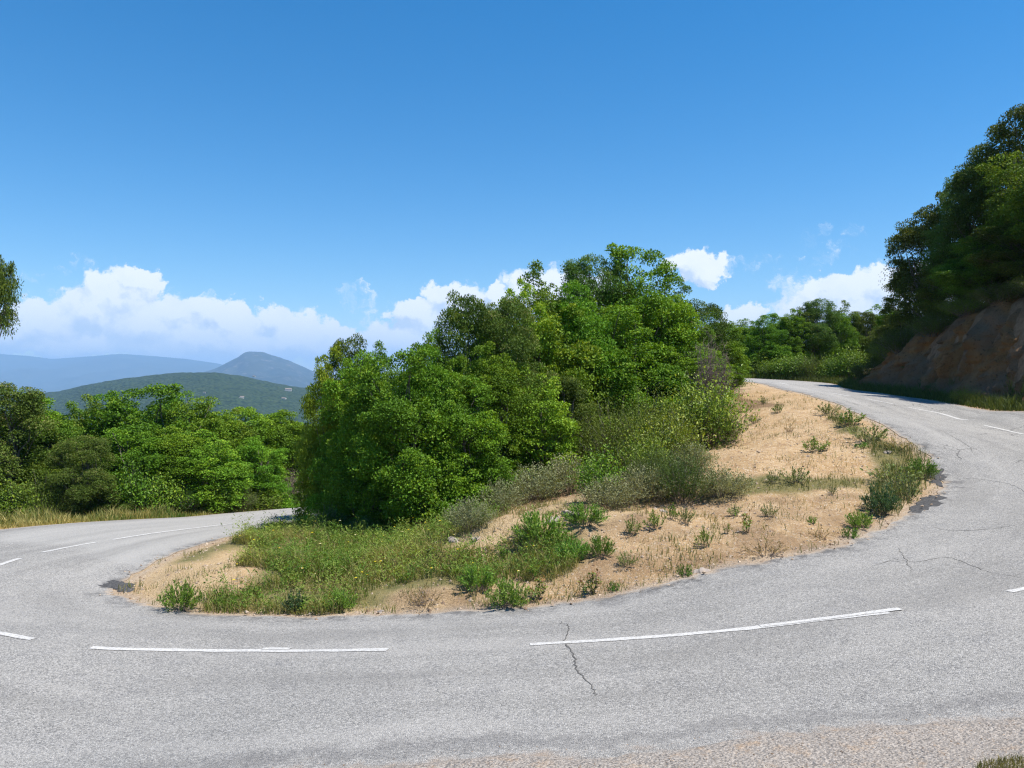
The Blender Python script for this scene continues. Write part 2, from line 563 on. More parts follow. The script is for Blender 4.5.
def tube(pts, rad, sides=6):
    pts = np.asarray(pts, float); n = len(pts)
    t = unit(np.gradient(pts, axis=0))
    ref = np.where(np.abs(t[:, 2:3]) > .9, np.array([[1., 0, 0]]), np.array([[0, 0, 1.]]))
    a = unit(np.cross(t, ref)); b = np.cross(t, a)
    an = np.linspace(0, 2 * np.pi, sides, endpoint=False)
    r = np.asarray(rad)[:, None, None]
    v = pts[:, None, :] + r * (np.cos(an)[None, :, None] * a[:, None, :] + np.sin(an)[None, :, None] * b[:, None, :])
    v = v.reshape(-1, 3)
    f = []
    for i in range(n - 1):
        for j in range(sides):
            k = (j + 1) % sides
            f.append((i * sides + j, i * sides + k, (i + 1) * sides + k, (i + 1) * sides + j))
    return v, np.array(f)


def join(parts):
    vs = []; fs = []; ts = []; o = 0
    for q in parts:
        vs.append(q[0]); fs.append(q[1] + o); o += len(q[0])
        if len(q) > 2:
            ts.append(q[2])
    return np.vstack(vs), np.vstack(fs), (np.vstack(ts) if ts else None)


def bent(a, b, n, wob, rng):
    t = np.linspace(0, 1, n)[:, None]
    a = np.asarray(a); b = np.asarray(b)
    w = rng.normal(0, wob, (n, 3)) * np.sin(np.pi * t)
    return a + (b - a) * t + w


# ------------------------------------------------------------------ trees
def tree_meshes(seed, Ht=4.0, Rr=1.5, bottom=.0, nclump=420, per=120, L=.065, W=.042, clump_r=.19,
                cols=((.045, .095, .018), (.10, .17, .028)), tip=(.17, .23, .035), tipk=.3, lobes=17, stems=3, up=.75, gaps=.0, fill=60, shoots=10):
    """crown and trunk meshes of one broad-leaved tree, base at the origin: boughs (lobes) carrying leaf tufts"""
    rng = np.random.default_rng(seed)
    z0 = Ht * bottom; H = Ht - z0
    # boughs: uneven balls stacked from the ground to the top
    hz = np.sort(rng.uniform(.06, .86, lobes)); hz[-2:] = (.80, .88)
    prof = np.interp(hz, [0, .12, .45, .7, .9], [.66, .78, .74, .5, .16])
    an = np.arange(lobes) * 2.4 + rng.uniform(-.5, .5, lobes)
    lr = rng.uniform(.28, .52, lobes) * np.interp(hz, [0, .5, .9], [1, 1, .62])
    lc = np.stack([np.cos(an) * prof * rng.uniform(.6, 1.05, lobes), np.sin(an) * prof * rng.uniform(.6, 1.05, lobes), hz * H / Rr], 1)
    li = rng.choice(lobes, nclump, p=lr ** 2 / (lr ** 2).sum())
    cd = unit(rng.normal(size=(nclump, 3)) + np.array([0, 0, .25]) + .7 * unit(lc[li] * (1, 1, 0) + 1e-6))
    cf_ = 1.04 - rng.random(nclump) ** 1.6 * .45
    c = lc[li] + cd * (lr[li] * cf_)[:, None] * np.array([1, 1, .85])
    if shoots:                                                   # leafy shoots that break the outline
        si = rng.choice(lobes, shoots); sdv = unit(rng.normal(size=(shoots, 3)) * .6 + np.array([0, 0, 1.0]) + .5 * unit(lc[si] * (1, 1, 0) + 1e-6))
        c = np.vstack([c] + [lc[si] + sdv * (lr[si] * q)[:, None] for q in (1.06, 1.17, 1.27)])
    ns = len(c)
    inner = rng.normal(size=(fill, 3)) * np.array([.3, .3, .0]); inner[:, 2] = rng.uniform(.06, .75, fill) * H / Rr
    c = np.vstack([c, inner]); n = len(c)
    isf = np.arange(n) >= ns
    c = c * Rr; c[:, 2] += z0
    lbr = rng.random(lobes)
    cb = np.concatenate([np.clip(.5 * lbr[li] + .5 * rng.random(nclump), 0, 1), .4 + .6 * rng.random(ns - nclump), rng.random(fill) * .5])
    cr = clump_r * np.where(isf, 2.2, .6 + .9 * rng.random(n) ** 1.5)
    cr[nclump:ns] *= .75
    if gaps:
        kp = (rng.random(n) > gaps * .5) | isf
        c = c[kp]; cb = cb[kp]; cr = cr[kp]; isf = isf[kp]; n = len(c)
    c[:, 2] = np.maximum(c[:, 2], clump_r * .5)
    pn = np.where(isf, int(per * 1.0), (per * (cr / clump_r) ** 1.7).astype(int))
    k = np.repeat(np.arange(n), pn)
    d = unit(rng.normal(size=(len(k), 3)) + np.array([0, 0, .7]))
    rr = rng.random(len(k)) ** .3
    off = d * (rr * cr[k])[:, None] * np.array([1.25, 1.25, .7])
    p = c[k] + off
    p[:, 2] = np.maximum(p[:, 2], .03)
    nrm = unit(.75 * d + up * 1.1 * np.array([0, 0, 1.]) + .4 * rng.normal(size=d.shape))
    ax = unit(np.cross(nrm, rng.normal(size=d.shape)) + .7 * d + np.array([0, 0, .1]))
    sz = rng.uniform(.6, 1.25, len(k))
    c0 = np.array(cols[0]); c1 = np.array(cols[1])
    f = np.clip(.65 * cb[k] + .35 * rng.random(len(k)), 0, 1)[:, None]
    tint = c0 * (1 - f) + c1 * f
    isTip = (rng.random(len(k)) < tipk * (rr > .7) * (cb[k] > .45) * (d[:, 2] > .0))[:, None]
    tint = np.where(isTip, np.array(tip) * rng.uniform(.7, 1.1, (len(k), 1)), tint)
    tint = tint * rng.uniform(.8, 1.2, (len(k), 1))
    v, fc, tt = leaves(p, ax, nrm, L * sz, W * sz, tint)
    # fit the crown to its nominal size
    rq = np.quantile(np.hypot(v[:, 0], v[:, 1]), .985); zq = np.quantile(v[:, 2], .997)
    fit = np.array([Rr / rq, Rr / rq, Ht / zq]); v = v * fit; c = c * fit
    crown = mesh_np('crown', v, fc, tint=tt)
    parts = []
    heads = []
    for s in range(stems):
        an = rng.uniform(0, 6.28); r0 = .12 * (stems > 1)
        a = np.array([math.cos(an) * r0, math.sin(an) * r0, -.15])
        b = np.array([math.cos(an) * Rr * rng.uniform(.15, .45), math.sin(an) * Rr * rng.uniform(.15, .45), Ht * rng.uniform(.55, .75)])
        pl = bent(a, b, 9, .05, rng)
        r = np.linspace(.085 if stems > 1 else .13, .03, 9) * Ht / 4
        parts.append(tube(pl, r, 7)); heads.append(pl)
    for i in rng.choice(n, min(n, 46), replace=False):
        pl = heads[rng.integers(len(heads))]
        j = min(8, max(2, int(8 * np.clip(c[i, 2] / Ht * .8, .2, 1))))
        q = bent(pl[j], c[i], 6, .06, rng)
        parts.append(tube(q, np.linspace(.026, .007, 6) * Ht / 4, 5))
    v, fc, _ = join(parts)
    trunk = mesh_np('trunk', v, fc, smooth_=True)
    crown.materials.append(M['leaf']); trunk.materials.append(M['bark'])
    return crown, trunk


def plant_meshes(seed, Ht=1.0, spread=.5, stems=40, lps=26, L=.05, W=.022, cols=((.04, .08, .02), (.1, .16, .04)), tip=None, tipk=.2,
                 mat='leaf_gloss', droop=.15, start=.2, upr=.4, stem_r=.006, twist=.6, branch=1, wood='bark'):
    """a plant of many leafy shoots from one base"""
    rng = np.random.default_rng(seed)
    sp = []; lp = []; la = []; ln = []; lt = []
    c0 = np.array(cols[0]); c1 = np.array(cols[1])
    for s in range(stems):
        an = rng.uniform(0, 6.28); rr = spread * math.sqrt(rng.random()); h = Ht * (1 - .45 * (rr / spread) ** 2) * rng.uniform(.65, 1.05)
        a = np.array([math.cos(an), math.sin(an), 0]) * rr * .3
        b = np.array([math.cos(an) * rr, math.sin(an) * rr, h])
        pl = bent(a, b, 6, .03 * Ht, rng); pl[:, 2] -= droop * np.linspace(0, 1, 6) ** 3 * h * rng.random()
        if s < 60:
            sp.append(tube(pl, np.linspace(stem_r, stem_r * .35, 6) * max(1, Ht), 4))
        t = start + (1 - start) * rng.random(lps) ** .8
        ix = np.clip(t * 5, 0, 4.999); i0 = ix.astype(int); fr = (ix - i0)[:, None]
        pp = pl[i0] * (1 - fr) + pl[i0 + 1] * fr
        pp = pp + rng.normal(0, .035 * branch * max(Ht, .3), pp.shape) * (branch > 0)
        ax_s = unit(pl[i0 + 1] - pl[i0])
        rad = unit(np.cross(ax_s, rng.normal(size=pp.shape)))
        ax = unit(rad * (1 - upr) + ax_s * upr + rng.normal(0, .25 * twist, pp.shape))
        nr = unit(ax_s * .7 + np.array([0, 0, .5]) + rng.normal(0, .5 * twist, pp.shape))
        f = np.clip(rng.random() * .5 + rng.random((lps, 1)) * .5, 0, 1)
        tn = c0 * (1 - f) + c1 * f
        if tip is not None:
            tn = np.where(((t > .8) & (rng.random(lps) < tipk))[:, None], np.array(tip), tn)
        lp.append(pp); la.append(ax); ln.append(nr); lt.append(tn * rng.uniform(.8, 1.2, (lps, 1)))
    lp = np.vstack(lp); lp[:, 2] = np.maximum(lp[:, 2], .01)
    sz = rng.uniform(.6, 1.25, len(lp))
    v, f, tt = leaves(lp, np.vstack(la), np.vstack(ln), L * sz, W * sz, np.vstack(lt))
    fol = mesh_np('foliage', v, f, tint=tt); fol.materials.append(M[mat])
    v, f, _ = join(sp)
    st = mesh_np('stem', v, f); st.materials.append(M[wood])
    return fol, st


def merged_plant(fol, st, name):
    """one mesh with leaf and stem materials, for plants a few pixels tall"""
    def arr(me):
        v = np.empty(len(me.vertices) * 3, np.float32); me.vertices.foreach_get('co', v)
        f = np.empty(len(me.loops), np.int32); me.loops.foreach_get('vertex_index', f)
        return v.reshape(-1, 3), f.reshape(-1, 4)
    v1, f1 = arr(fol); v2, f2 = arr(st)
    t = np.empty(len(v1) * 4, np.float32); fol.attributes['tint'].data.foreach_get('color', t)
    tt = np.vstack([t.reshape(-1, 4)[:, :3], np.full((len(v2), 3), .12)])
    me = mesh_np(name, np.vstack([v1, v2]), np.vstack([f1, f2 + len(v1)]), tint=tt)
    me.materials.append(fol.materials[0]); me.materials.append(st.materials[0])
    mi = np.concatenate([np.zeros(len(f1)), np.ones(len(f2))]).astype(np.int32)
    me.polygons.foreach_set('material_index', mi)
    return me


def twig_mesh(seed, Ht=3, spread=.8, n=60):
    rng = np.random.default_rng(seed); parts = []
    for s in range(n):
        an = rng.uniform(0, 6.28); rr = spread * math.sqrt(rng.random()); h = Ht * rng.uniform(.5, 1.0) * (1 - .3 * rr / spread)
        pl = bent((math.cos(an) * .08, math.sin(an) * .08, -.05), (math.cos(an) * rr, math.sin(an) * rr, h), 8, .06 * Ht / 3, rng)
        parts.append(tube(pl, np.linspace(.02, .005, 8), 4))
        for q in range(9):
            j = rng.integers(2, 8)
            e = pl[j] + rng.normal(0, .2, 3) * (1, 1, .8) + np.array([0, 0, .15])
            parts.append(tube(bent(pl[j], e, 4, .02, rng), np.linspace(.007, .003, 4), 3))
            for w in range(3):
                e2 = e + rng.normal(0, .12, 3)
                parts.append(tube(np.array([e, (e + e2) / 2 + rng.normal(0, .01, 3), e2]), np.array([.004, .003, .002]), 3))
    v, f, _ = join(parts)
    return mesh_np('twig', v, f)


# prototypes --------------------------------------------------------
GREEN = ((.054, .128, .008), (.172, .320, .018)); LIGHT = ((.080, .165, .010), (.22, .37, .024)); OLIVE = ((.055, .108, .016), (.15, .245, .036))
DARK = ((.040, .072, .010), (.10, .155, .020)); YELLOW = ((.105, .19, .012), (.25, .37, .024)); MID = ((.056, .115, .012), (.175, .285, .023))
PROTO = {
    'green_a': tree_meshes(1, cols=GREEN, tip=(.21, .32, .02)),
    'green_b': tree_meshes(2, cols=GREEN, lobes=14, stems=2, tip=(.22, .33, .02)),
    'light': tree_meshes(3, cols=LIGHT, nclump=360, per=100, L=.08, W=.055, tip=(.28, .38, .026), tipk=.4, clump_r=.21),
    'olive': tree_meshes(4, cols=OLIVE, nclump=440, per=140, L=.05, W=.028, clump_r=.17, tip=(.24, .25, .08)),
    'dark': tree_meshes(5, cols=DARK, per=125, L=.062, W=.038, tip=(.19, .23, .03), lobes=20, gaps=.2, shoots=0),
    'yellow': tree_meshes(6, cols=YELLOW, nclump=380, per=105, L=.07, W=.044, tip=(.34, .42, .03), tipk=.5),
    'open': tree_meshes(7, cols=DARK, bottom=.3, nclump=260, per=110, lobes=12, stems=1, L=.065, W=.04, clump_r=.2, tip=(.17, .21, .03), gaps=.4, fill=20),
    'green_c': tree_meshes(8, cols=MID, per=135, L=.055, W=.036, lobes=19, stems=4, tip=(.22, .28, .03), clump_r=.17),
    'bankdark': tree_meshes(9, cols=((.040, .068, .011), (.115, .165, .022)), per=115, L=.065, W=.04, tip=(.22, .25, .03), tipk=.3, lobes=18, gaps=.3, bottom=.08, shoots=14),
    'tuft': tree_meshes(11, cols=DARK, bottom=.76, nclump=260, per=150, lobes=9, stems=1, L=.06, W=.036, clump_r=.18, tip=(.2, .24, .03), gaps=.2, fill=10, shoots=6),
    'green_d': tree_meshes(10, cols=GREEN, lobes=22, stems=3, tip=(.21, .32, .02), per=125, L=.06, W=.04, nclump=450, clump_r=.18),
}


def place_tree(kind, px, d, top, wpx, name, label, cat='tree', group=None, rot=None, base=None, x=None, sxy=1.0):
    X = PX(px, d) if x is None else x
    z = gz(X, d) if base is None else base
    h = max(.8, (384 - top) / F * d - z)
    w = wpx / F * d
    o = thing(name, (X, d, z - .03), label, cat, group)
    o.rotation_euler = (0, 0, rot if rot is not None else random.uniform(0, 6.28))
    o.scale = (w / 3.0 * sxy, w / 3.0 * sxy, h / 4.0)
    crown, trunk = PROTO[kind]
    link('crown', crown, None, o); link('trunk', trunk, None, o)
    return o


random.seed(5)

# ------------------------------------------------------------------ road
def inpoly_px(px, py, pts):
    return inside(np.asarray(px, float), np.asarray(py, float), np.array(pts, float))


NV = 19
tt_ = np.linspace(0, 1, NV)
rx = inn[:, None, 0] * (1 - tt_) + out_[:, None, 0] * tt_
ry = inn[:, None, 1] * (1 - tt_) + out_[:, None, 1] * tt_
rz = Hb(rx, ry) + .022
wd = np.linalg.norm(inn - out_, axis=1)
e_in = wd[:, None] * tt_[None, :]; e_out = wd[:, None] * (1 - tt_[None, :])
al = np.repeat(np.linspace(0, 1, NS), NV)
# a short skirt so the asphalt has an edge
top = np.stack([rx, ry, rz], -1)
sk_i = top[:, :1].copy(); sk_i[..., 2] -= .09; sk_o = top[:, -1:].copy(); sk_o[..., 2] -= .09
full = np.concatenate([sk_i, top, sk_o], 1)
z1 = np.zeros((NS, 1))
me = mesh_np('road', full.reshape(-1, 3), grid_faces(NS, NV + 2)[:, ::-1],
             attrs=dict(edge_in=np.concatenate([z1, e_in, wd[:, None]], 1), edge_out=np.concatenate([wd[:, None], e_out, z1], 1),
                        along=np.repeat(np.linspace(0, 1, NS), NV + 2)), smooth_=False)
link('road', me, M['road'], kind='structure')


def road_strip(name, pts, width, mat, lift, jit=.0, taper=False, seed=0, n=None):
    """a painted or cracked line lying on the asphalt, from picture points"""
    w = np.array([hit(a, b, True)[:2] for a, b in pts])
    n = n or max(8, int(np.linalg.norm(np.diff(w, axis=0), axis=1).sum() / .06))
    c = catmull(w, n)
    t = unit(np.gradient(c, axis=0)); nr = np.stack([-t[:, 1], t[:, 0]], 1)
    rng = np.random.default_rng(seed)
    hw = np.full(n, width / 2)
    if taper:
        hw = hw * (.25 + .75 * np.sin(np.pi * np.linspace(0.02, .98, n))) * rng.uniform(.5, 1.4, n)
        c = c + nr * (rng.normal(0, jit, n))[:, None]
    ha = hw + (0 if taper else 1) * (.010 * fbm(np.arange(n) * .25, seed * 9.1, 31, 3))
    hb = hw + (0 if taper else 1) * (.010 * fbm(np.arange(n) * .25, seed * 9.1 + 50, 33, 3))
    a = c + nr * ha[:, None]; b = c - nr * hb[:, None]
    v = np.zeros((n, 2, 3)); v[:, 0, :2] = a; v[:, 1, :2] = b
    v[..., 2] = Hb(v[..., 0], v[..., 1]) + .022 + lift
    f = grid_faces(n, 2)
    p0, p1, p3 = v[0, 0], v[1, 0], v[0, 1]
    if np.cross(p1 - p0, p3 - p0)[2] < 0:
        f = f[:, ::-1]
    else:
        f = f
    me = mesh_np(name, v.reshape(-1, 3), f)
    # faces up
    return link(name, me, mat, kind='structure')


PAINT = [[(91, 648), (240, 651), (388, 650)], [(530, 645), (715, 632), (888, 612.5)], [(262, 649.8), (275, 649.4), (290, 649.6)], [(760, 626.8), (850, 616), (900, 609.5)],
         [(1009, 592), (1040, 585.5), (1080, 576)], [(-60, 620), (-20, 630), (33, 639.5)], [(-25, 574.5), (0, 565), (20, 558.5)],
         [(42, 552.5), (70, 547), (96, 542.5)], [(112, 540), (160, 532.5), (232, 524)], [(1080, 446), (1030, 435.5), (984, 425.5)],
         [(968, 420), (940, 413.5), (908, 407.5)], [(893, 404), (880, 401.5), (866, 399)], [(850, 396.3), (838, 394.3), (828, 392.8)], [(788, 384.6), (783, 383.6), (779, 382.9)]]
for i, pl in enumerate(PAINT):
    road_strip('road_marking', pl, .085 if i in (2, 3) else (.10 if i not in (12, 13) else .15), M['paint'], .005 if i not in (2, 3) else .009, seed=i)
CRACKS = [[(560, 622), (569, 628), (565, 640), (574, 655), (577, 668), (590, 685), (595, 697)], [(898, 548), (903, 556), (908, 564), (912, 572)],
          [(890, 558), (915, 562), (950, 558), (985, 571), (1022, 578)], [(875, 566), (890, 561), (904, 563)],
          [(930, 528), (960, 531), (1000, 528), (1024, 523)], [(930, 445), (955, 450), (975, 449), (985, 456)],
          [(958, 478), (985, 480), (1015, 486), (1030, 496)], [(940, 430), (955, 438), (968, 446), (975, 455)],
          [(1000, 745), (1012, 755), (1024, 762)]]
for i, pl in enumerate(CRACKS):
    road_strip('road_crack', pl, .018 if i == 0 else .010, M['crack'], .003, jit=.012, taper=True, seed=40 + i)
# tar patches on the broken inner edge
def patch(pts, seed):
    w = np.array([hit(a, b, True)[:2] for a, b in pts])
    w = catmull(np.vstack([w, w[:1]]), 60)[:-1]
    w = w + np.stack([.11 * fbm(np.arange(59) * .42, 0, seed, 4, .6), .11 * fbm(np.arange(59) * .42, 5, seed, 4, .6)], 1)
    c = w.mean(0); v = []
    for k in (1.0, .93, .5):
        v.append(np.column_stack([c + (w - c) * k, Hb(*(c + (w - c) * k).T) + .022 + (-.004 if k == 1 else .003)]))
    v.append(np.array([[c[0], c[1], float(Hb(c[0], c[1])) + .03]]))
    v = np.vstack(v); n = 59; q = []; t = []
    for r in range(2):
        for i in range(n):
            j = (i + 1) % n; q.append((r * n + i, r * n + j, (r + 1) * n + j, (r + 1) * n + i))
    for i in range(n):
        t.append((2 * n + i, 2 * n + (i + 1) % n, 3 * n))
    link('asphalt_patch', mesh_np('asphalt_patch', v, np.array(q), np.array(t)), M['patch'], kind='structure')
patch([(103, 585), (120, 580), (133, 584), (135, 591), (120, 591)], 1)
patch([(930, 471), (942, 470), (946, 478), (943, 486), (932, 482)], 2)
patch([(905, 512), (920, 500), (941, 494), (941, 503), (924, 512)], 3)
patch([(776, 392), (784, 391), (798, 397), (788, 400), (778, 398)], 4)

# ------------------------------------------------------------------ near ground sheet
def axis_pts(a, b, fa, fb, fine, coarse):
    return np.unique(np.concatenate([np.arange(a, fa, coarse), np.arange(fa, fb, fine), np.arange(fb, b, coarse)]).round(4))
gx = axis_pts(-46, 56, -9, 14, .11, .4); gy = axis_pts(-10, 74, 4, 24, .11, .4)
X, Y = np.meshgrid(gx, gy, indexing='ij')
Z, SD, ISL, OFF, IO = ground(X, Y, True)
Z = Z - 4.0 * smooth(-30, -46, X) - 3 * smooth(58, 74, Y) * smooth(4, -4, X) - 3 * smooth(46, 56, X) - 2 * smooth(-6, -10, Y)
Yp = np.maximum(Y, .5); gpx = 512 + F * X / Yp; gpy = 384 - F * Z / Yp
wx = gpx + 9 * fbm(X * 1.3, Y * 1.3, 61, 3); wy = gpy + 4 * fbm(X * 1.3, Y * 1.3, 62, 3)
ZONES = {
    'brown': [[(380, 600), (480, 585), (520, 545), (700, 498), (880, 498), (872, 530), (800, 560), (640, 596), (480, 612), (380, 618)]],
    'green': [[(198, 624), (206, 600), (248, 592), (264, 562), (232, 547), (262, 534), (330, 522), (420, 515), (470, 505), (500, 515), (430, 550), (480, 556), (570, 532), (590, 552), (560, 580), (505, 570), (470, 585), (400, 592), (375, 612), (300, 622)],
              [(140, 560), (200, 540), (330, 515), (330, 530), (240, 545), (150, 572)], [(845, 420), (870, 432), (935, 458), (935, 480), (900, 515), (870, 520), (878, 470), (868, 442), (820, 415)],
              [(690, 478), (870, 478), (870, 490), (700, 497)]],
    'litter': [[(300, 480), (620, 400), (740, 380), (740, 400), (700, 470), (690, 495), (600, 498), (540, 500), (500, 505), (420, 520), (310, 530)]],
    'dry': [[(135, 560), (240, 545), (240, 610), (150, 612)], [(380, 590), (520, 575), (560, 585), (500, 615), (380, 620)], [(430, 545), (560, 500), (640, 500), (640, 525), (560, 535), (480, 560)]],
}
def zone_mask(k):
    m = np.zeros(X.size, bool)
    for pl in ZONES[k]:
        m |= inpoly_px(wx.ravel(), wy.ravel(), pl)
    return m.reshape(X.shape) & ISL.astype(bool)
def blur(a, n=2):
    a = a.astype(float)
    for _ in range(n):
        a[1:-1, 1:-1] = (a[1:-1, 1:-1] * 2 + a[:-2, 1:-1] + a[2:, 1:-1] + a[1:-1, :-2] + a[1:-1, 2:]) / 6
    return a
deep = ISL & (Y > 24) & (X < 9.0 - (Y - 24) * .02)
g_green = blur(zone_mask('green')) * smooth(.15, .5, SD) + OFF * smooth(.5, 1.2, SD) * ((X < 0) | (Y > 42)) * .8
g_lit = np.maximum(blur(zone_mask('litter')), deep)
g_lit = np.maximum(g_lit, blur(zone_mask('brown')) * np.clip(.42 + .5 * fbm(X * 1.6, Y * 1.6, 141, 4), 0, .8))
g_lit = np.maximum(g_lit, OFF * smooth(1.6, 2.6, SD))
g_dry = np.maximum(blur(zone_mask('dry')), OFF * (X < -5) * smooth(.1, .5, SD) * smooth(2.2, 1.2, SD))
g_grav = ((OFF > 0) | ((SD < 0) & (SD > -.6) & (Y < 9))) * (Y < 11) * smooth(4.5, 3.0, SD) * smooth(-16, -10, X)
g_grav = np.maximum(g_grav, ISL * smooth(.35, .05, SD) * .55)
g_earth = OFF * (bank_h(IO) > 1.0) * smooth(.5, 1.4, SD) * smooth(5, 3.4, SD) * (Y < 40)
me = mesh_np('ground', np.stack([X, Y, Z], -1).reshape(-1, 3), grid_faces(len(gx), len(gy))[:, :],
             attrs=dict(green=g_green, litter=g_lit, dry=g_dry, gravel=g_grav, earth=g_earth), smooth_=True)
link('ground', me, M['ground'], kind='structure')

# eroded earth bank on the right
_t = np.linspace(12.2 / 23, 21.2 / 23, 260) * (NS - 1)
_i = np.clip(_t.astype(int), 0, NS - 2); _f = (_t - _i)[:, None]
osm = catmull(OUT, NS)
ob = osm[_i] * (1 - _f) + osm[_i + 1] * _f
tg = unit(np.gradient(ob, axis=0)); nb = np.stack([tg[:, 1], -tg[:, 0]], 1)
nb = np.where(((ob - inn[_i]) * nb).sum(1)[:, None] < 0, -nb, nb)
hb = bank_h(_t)
vv = np.linspace(0, 1, 70)
arc = np.concatenate([[0], np.cumsum(np.linalg.norm(np.diff(ob, axis=0), axis=1))])
A, V = np.meshgrid(arc, vv, indexing='ij')
S = .75 + np.interp(V, [0, .15, .8, .92, 1], [0, .35, 1.75, 2.15, 3.4])
Zr = hb[:, None] * np.interp(V, [0, .15, .8, .92, 1], [-.10, .12, .86, 1.0, 1.12])
gul = fbm(A * .75, V * .9, 71, 4, .55); gul2 = fbm(A * 2.6, V * 5, 72, 4, .6); rid = np.abs(fbm(A * 1.4 + .4 * V, V * 1.3, 73, 4))
gul3 = fbm(A * 6, V * 14, 74, 3, .6)
rid2 = np.abs(fbm(A * 3.1 + .7 * V, V * 2.2, 76, 4))
dsp = (.46 * gul + .26 * gul2 - .55 * rid - .34 * rid2 + .14 * gul3 + .38) * np.sin(np.pi * np.clip(V, 0, 1)) ** .6 * np.minimum(hb[:, None] / 2, 1)
S2 = S + dsp
bxy = ob[:, None, :] + nb[:, None, :] * S2[..., None]
bz = Hb(ob[:, 0], ob[:, 1])[:, None] + Zr + .25 * dsp + hb[:, None] * (.10 * fbm(A * .5, V * 0, 75, 3) + .05 * fbm(A * 2.2, V * 0, 77, 3)) * smooth(.4, .8, V)
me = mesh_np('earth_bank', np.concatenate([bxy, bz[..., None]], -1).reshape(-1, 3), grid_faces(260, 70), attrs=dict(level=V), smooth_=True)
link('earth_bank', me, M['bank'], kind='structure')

# ------------------------------------------------------------------ far land: valley, hill, mountains
def polar_sheet(name, mat, d0, d1, nd, px0, px1, npx, zf, smooth_=True):
    d = np.geomspace(d0, d1, nd); q = np.linspace(px0, px1, npx)
    D_, Q = np.meshgrid(d, q, indexing='ij')
    x = D_ * (Q - 512) / F
    z = zf(D_, Q, x)
    me = mesh_np(name, np.stack([x, D_, z], -1).reshape(-1, 3), grid_faces(nd, npx)[:, ::-1], smooth_=smooth_)
    return link(name, me, mat, kind='structure')
# the valley floor: one ring-shaped sheet all the way round, from just below the near ground to the horizon
rr_ = np.concatenate([np.linspace(24, 120, 20), np.geomspace(150, 30000, 40)]); aa = np.linspace(0, 2 * np.pi, 145)
RR, AA = np.meshgrid(rr_, aa, indexing='ij')
vx = RR * np.sin(AA); vy = 20 + RR * np.cos(AA)
hillside = np.where(vx > 0, 1.0, 0.0)
vz = -9 - 190 * smooth(40, 1500, RR) + 3 * fbm(vx * .02, vy * .02, 81, 3) * smooth(60, 200, RR)
link('valley', mesh_np('valley', np.stack([vx, vy, vz], -1).reshape(-1, 3), grid_faces(len(rr_), len(aa))[:, ::-1], smooth_=True), M['hill'], kind='structure')

RIDGE = np.array([(-400, 420), (-150, 408), (-40, 401), (25, 395), (60, 391.5), (90, 384.5), (125, 378.5), (150, 376), (175, 373.3), (215, 373), (245, 377), (262, 381), (290, 386), (330, 392), (420, 402), (600, 420)])
def hill_z(d, q, x):
    py = np.interp(q, RIDGE[:, 0], RIDGE[:, 1])
    zr = (384 - py) / F * 2700
    t = (d - 1250) / (2700 - 1250)
    zz = -170 + (zr + 170) * smooth(-.25, 1.0, t) ** .8
    zz = np.where(t > 1, zr - (d - 2700) * .22, zz)
    return zz + 9 * fbm(x * .004, d * .004, 91, 4) * smooth(1.0, .8, t) + 2.6 * fbm(x * .03, d * .03, 92, 3)
polar_sheet('hill', M['hill'], 1150, 3600, 260, -420, 620, 420, hill_z)
MT = np.array([(60, 400), (150, 384), (195, 375), (214, 369), (228, 362), (238, 357), (244, 353), (250, 351.7), (262, 352.3), (270, 354.5), (280, 357), (292, 362), (300, 365.5), (312, 371), (340, 382), (400, 396)])
def mount_z(d, q, x):
    zr = (384 - np.interp(q, MT[:, 0], MT[:, 1])) / F * 9000
    t = (d - 6000) / 3000
    base = -200
    sp = np.abs(fbm(x * .0011, d * .0007, 95, 4))
    zz = base + (zr - base) * np.where(t < 1, smooth(-.1, 1, t), np.clip(1 - (t - 1) * 1.2, 0, 1))
    return zz - 150 * sp * np.sin(np.pi * np.clip(t, 0, 1)) ** 1 + 6 * fbm(x * .01, d * .01, 96, 3)
polar_sheet('flat_topped_mountain', M['mount'], 5800, 12000, 140, 20, 430, 240, mount_z)
RG = np.array([(-500, 355), (-200, 350), (0, 354), (30, 356), (52, 359), (80, 357), (120, 354), (150, 356), (185, 359), (215, 363), (250, 371), (300, 381), (380, 391), (600, 395)])
def range_z(d, q, x):
    zr = (384 - np.interp(q, RG[:, 0], RG[:, 1])) / F * 16000
    t = (d - 10000) / 6000
    sp = np.abs(fbm(x * .0005, d * .0004, 97, 5))
    zz = -200 + (zr + 200) * np.where(t < 1, smooth(-.05, 1, t), np.clip(1 - (t - 1) * 1.5, 0, 1))
    return zz - 260 * sp * np.sin(np.pi * np.clip(t, 0, 1))
polar_sheet('mountain_range', M['range'], 9800, 22000, 120, -500, 620, 260, range_z)

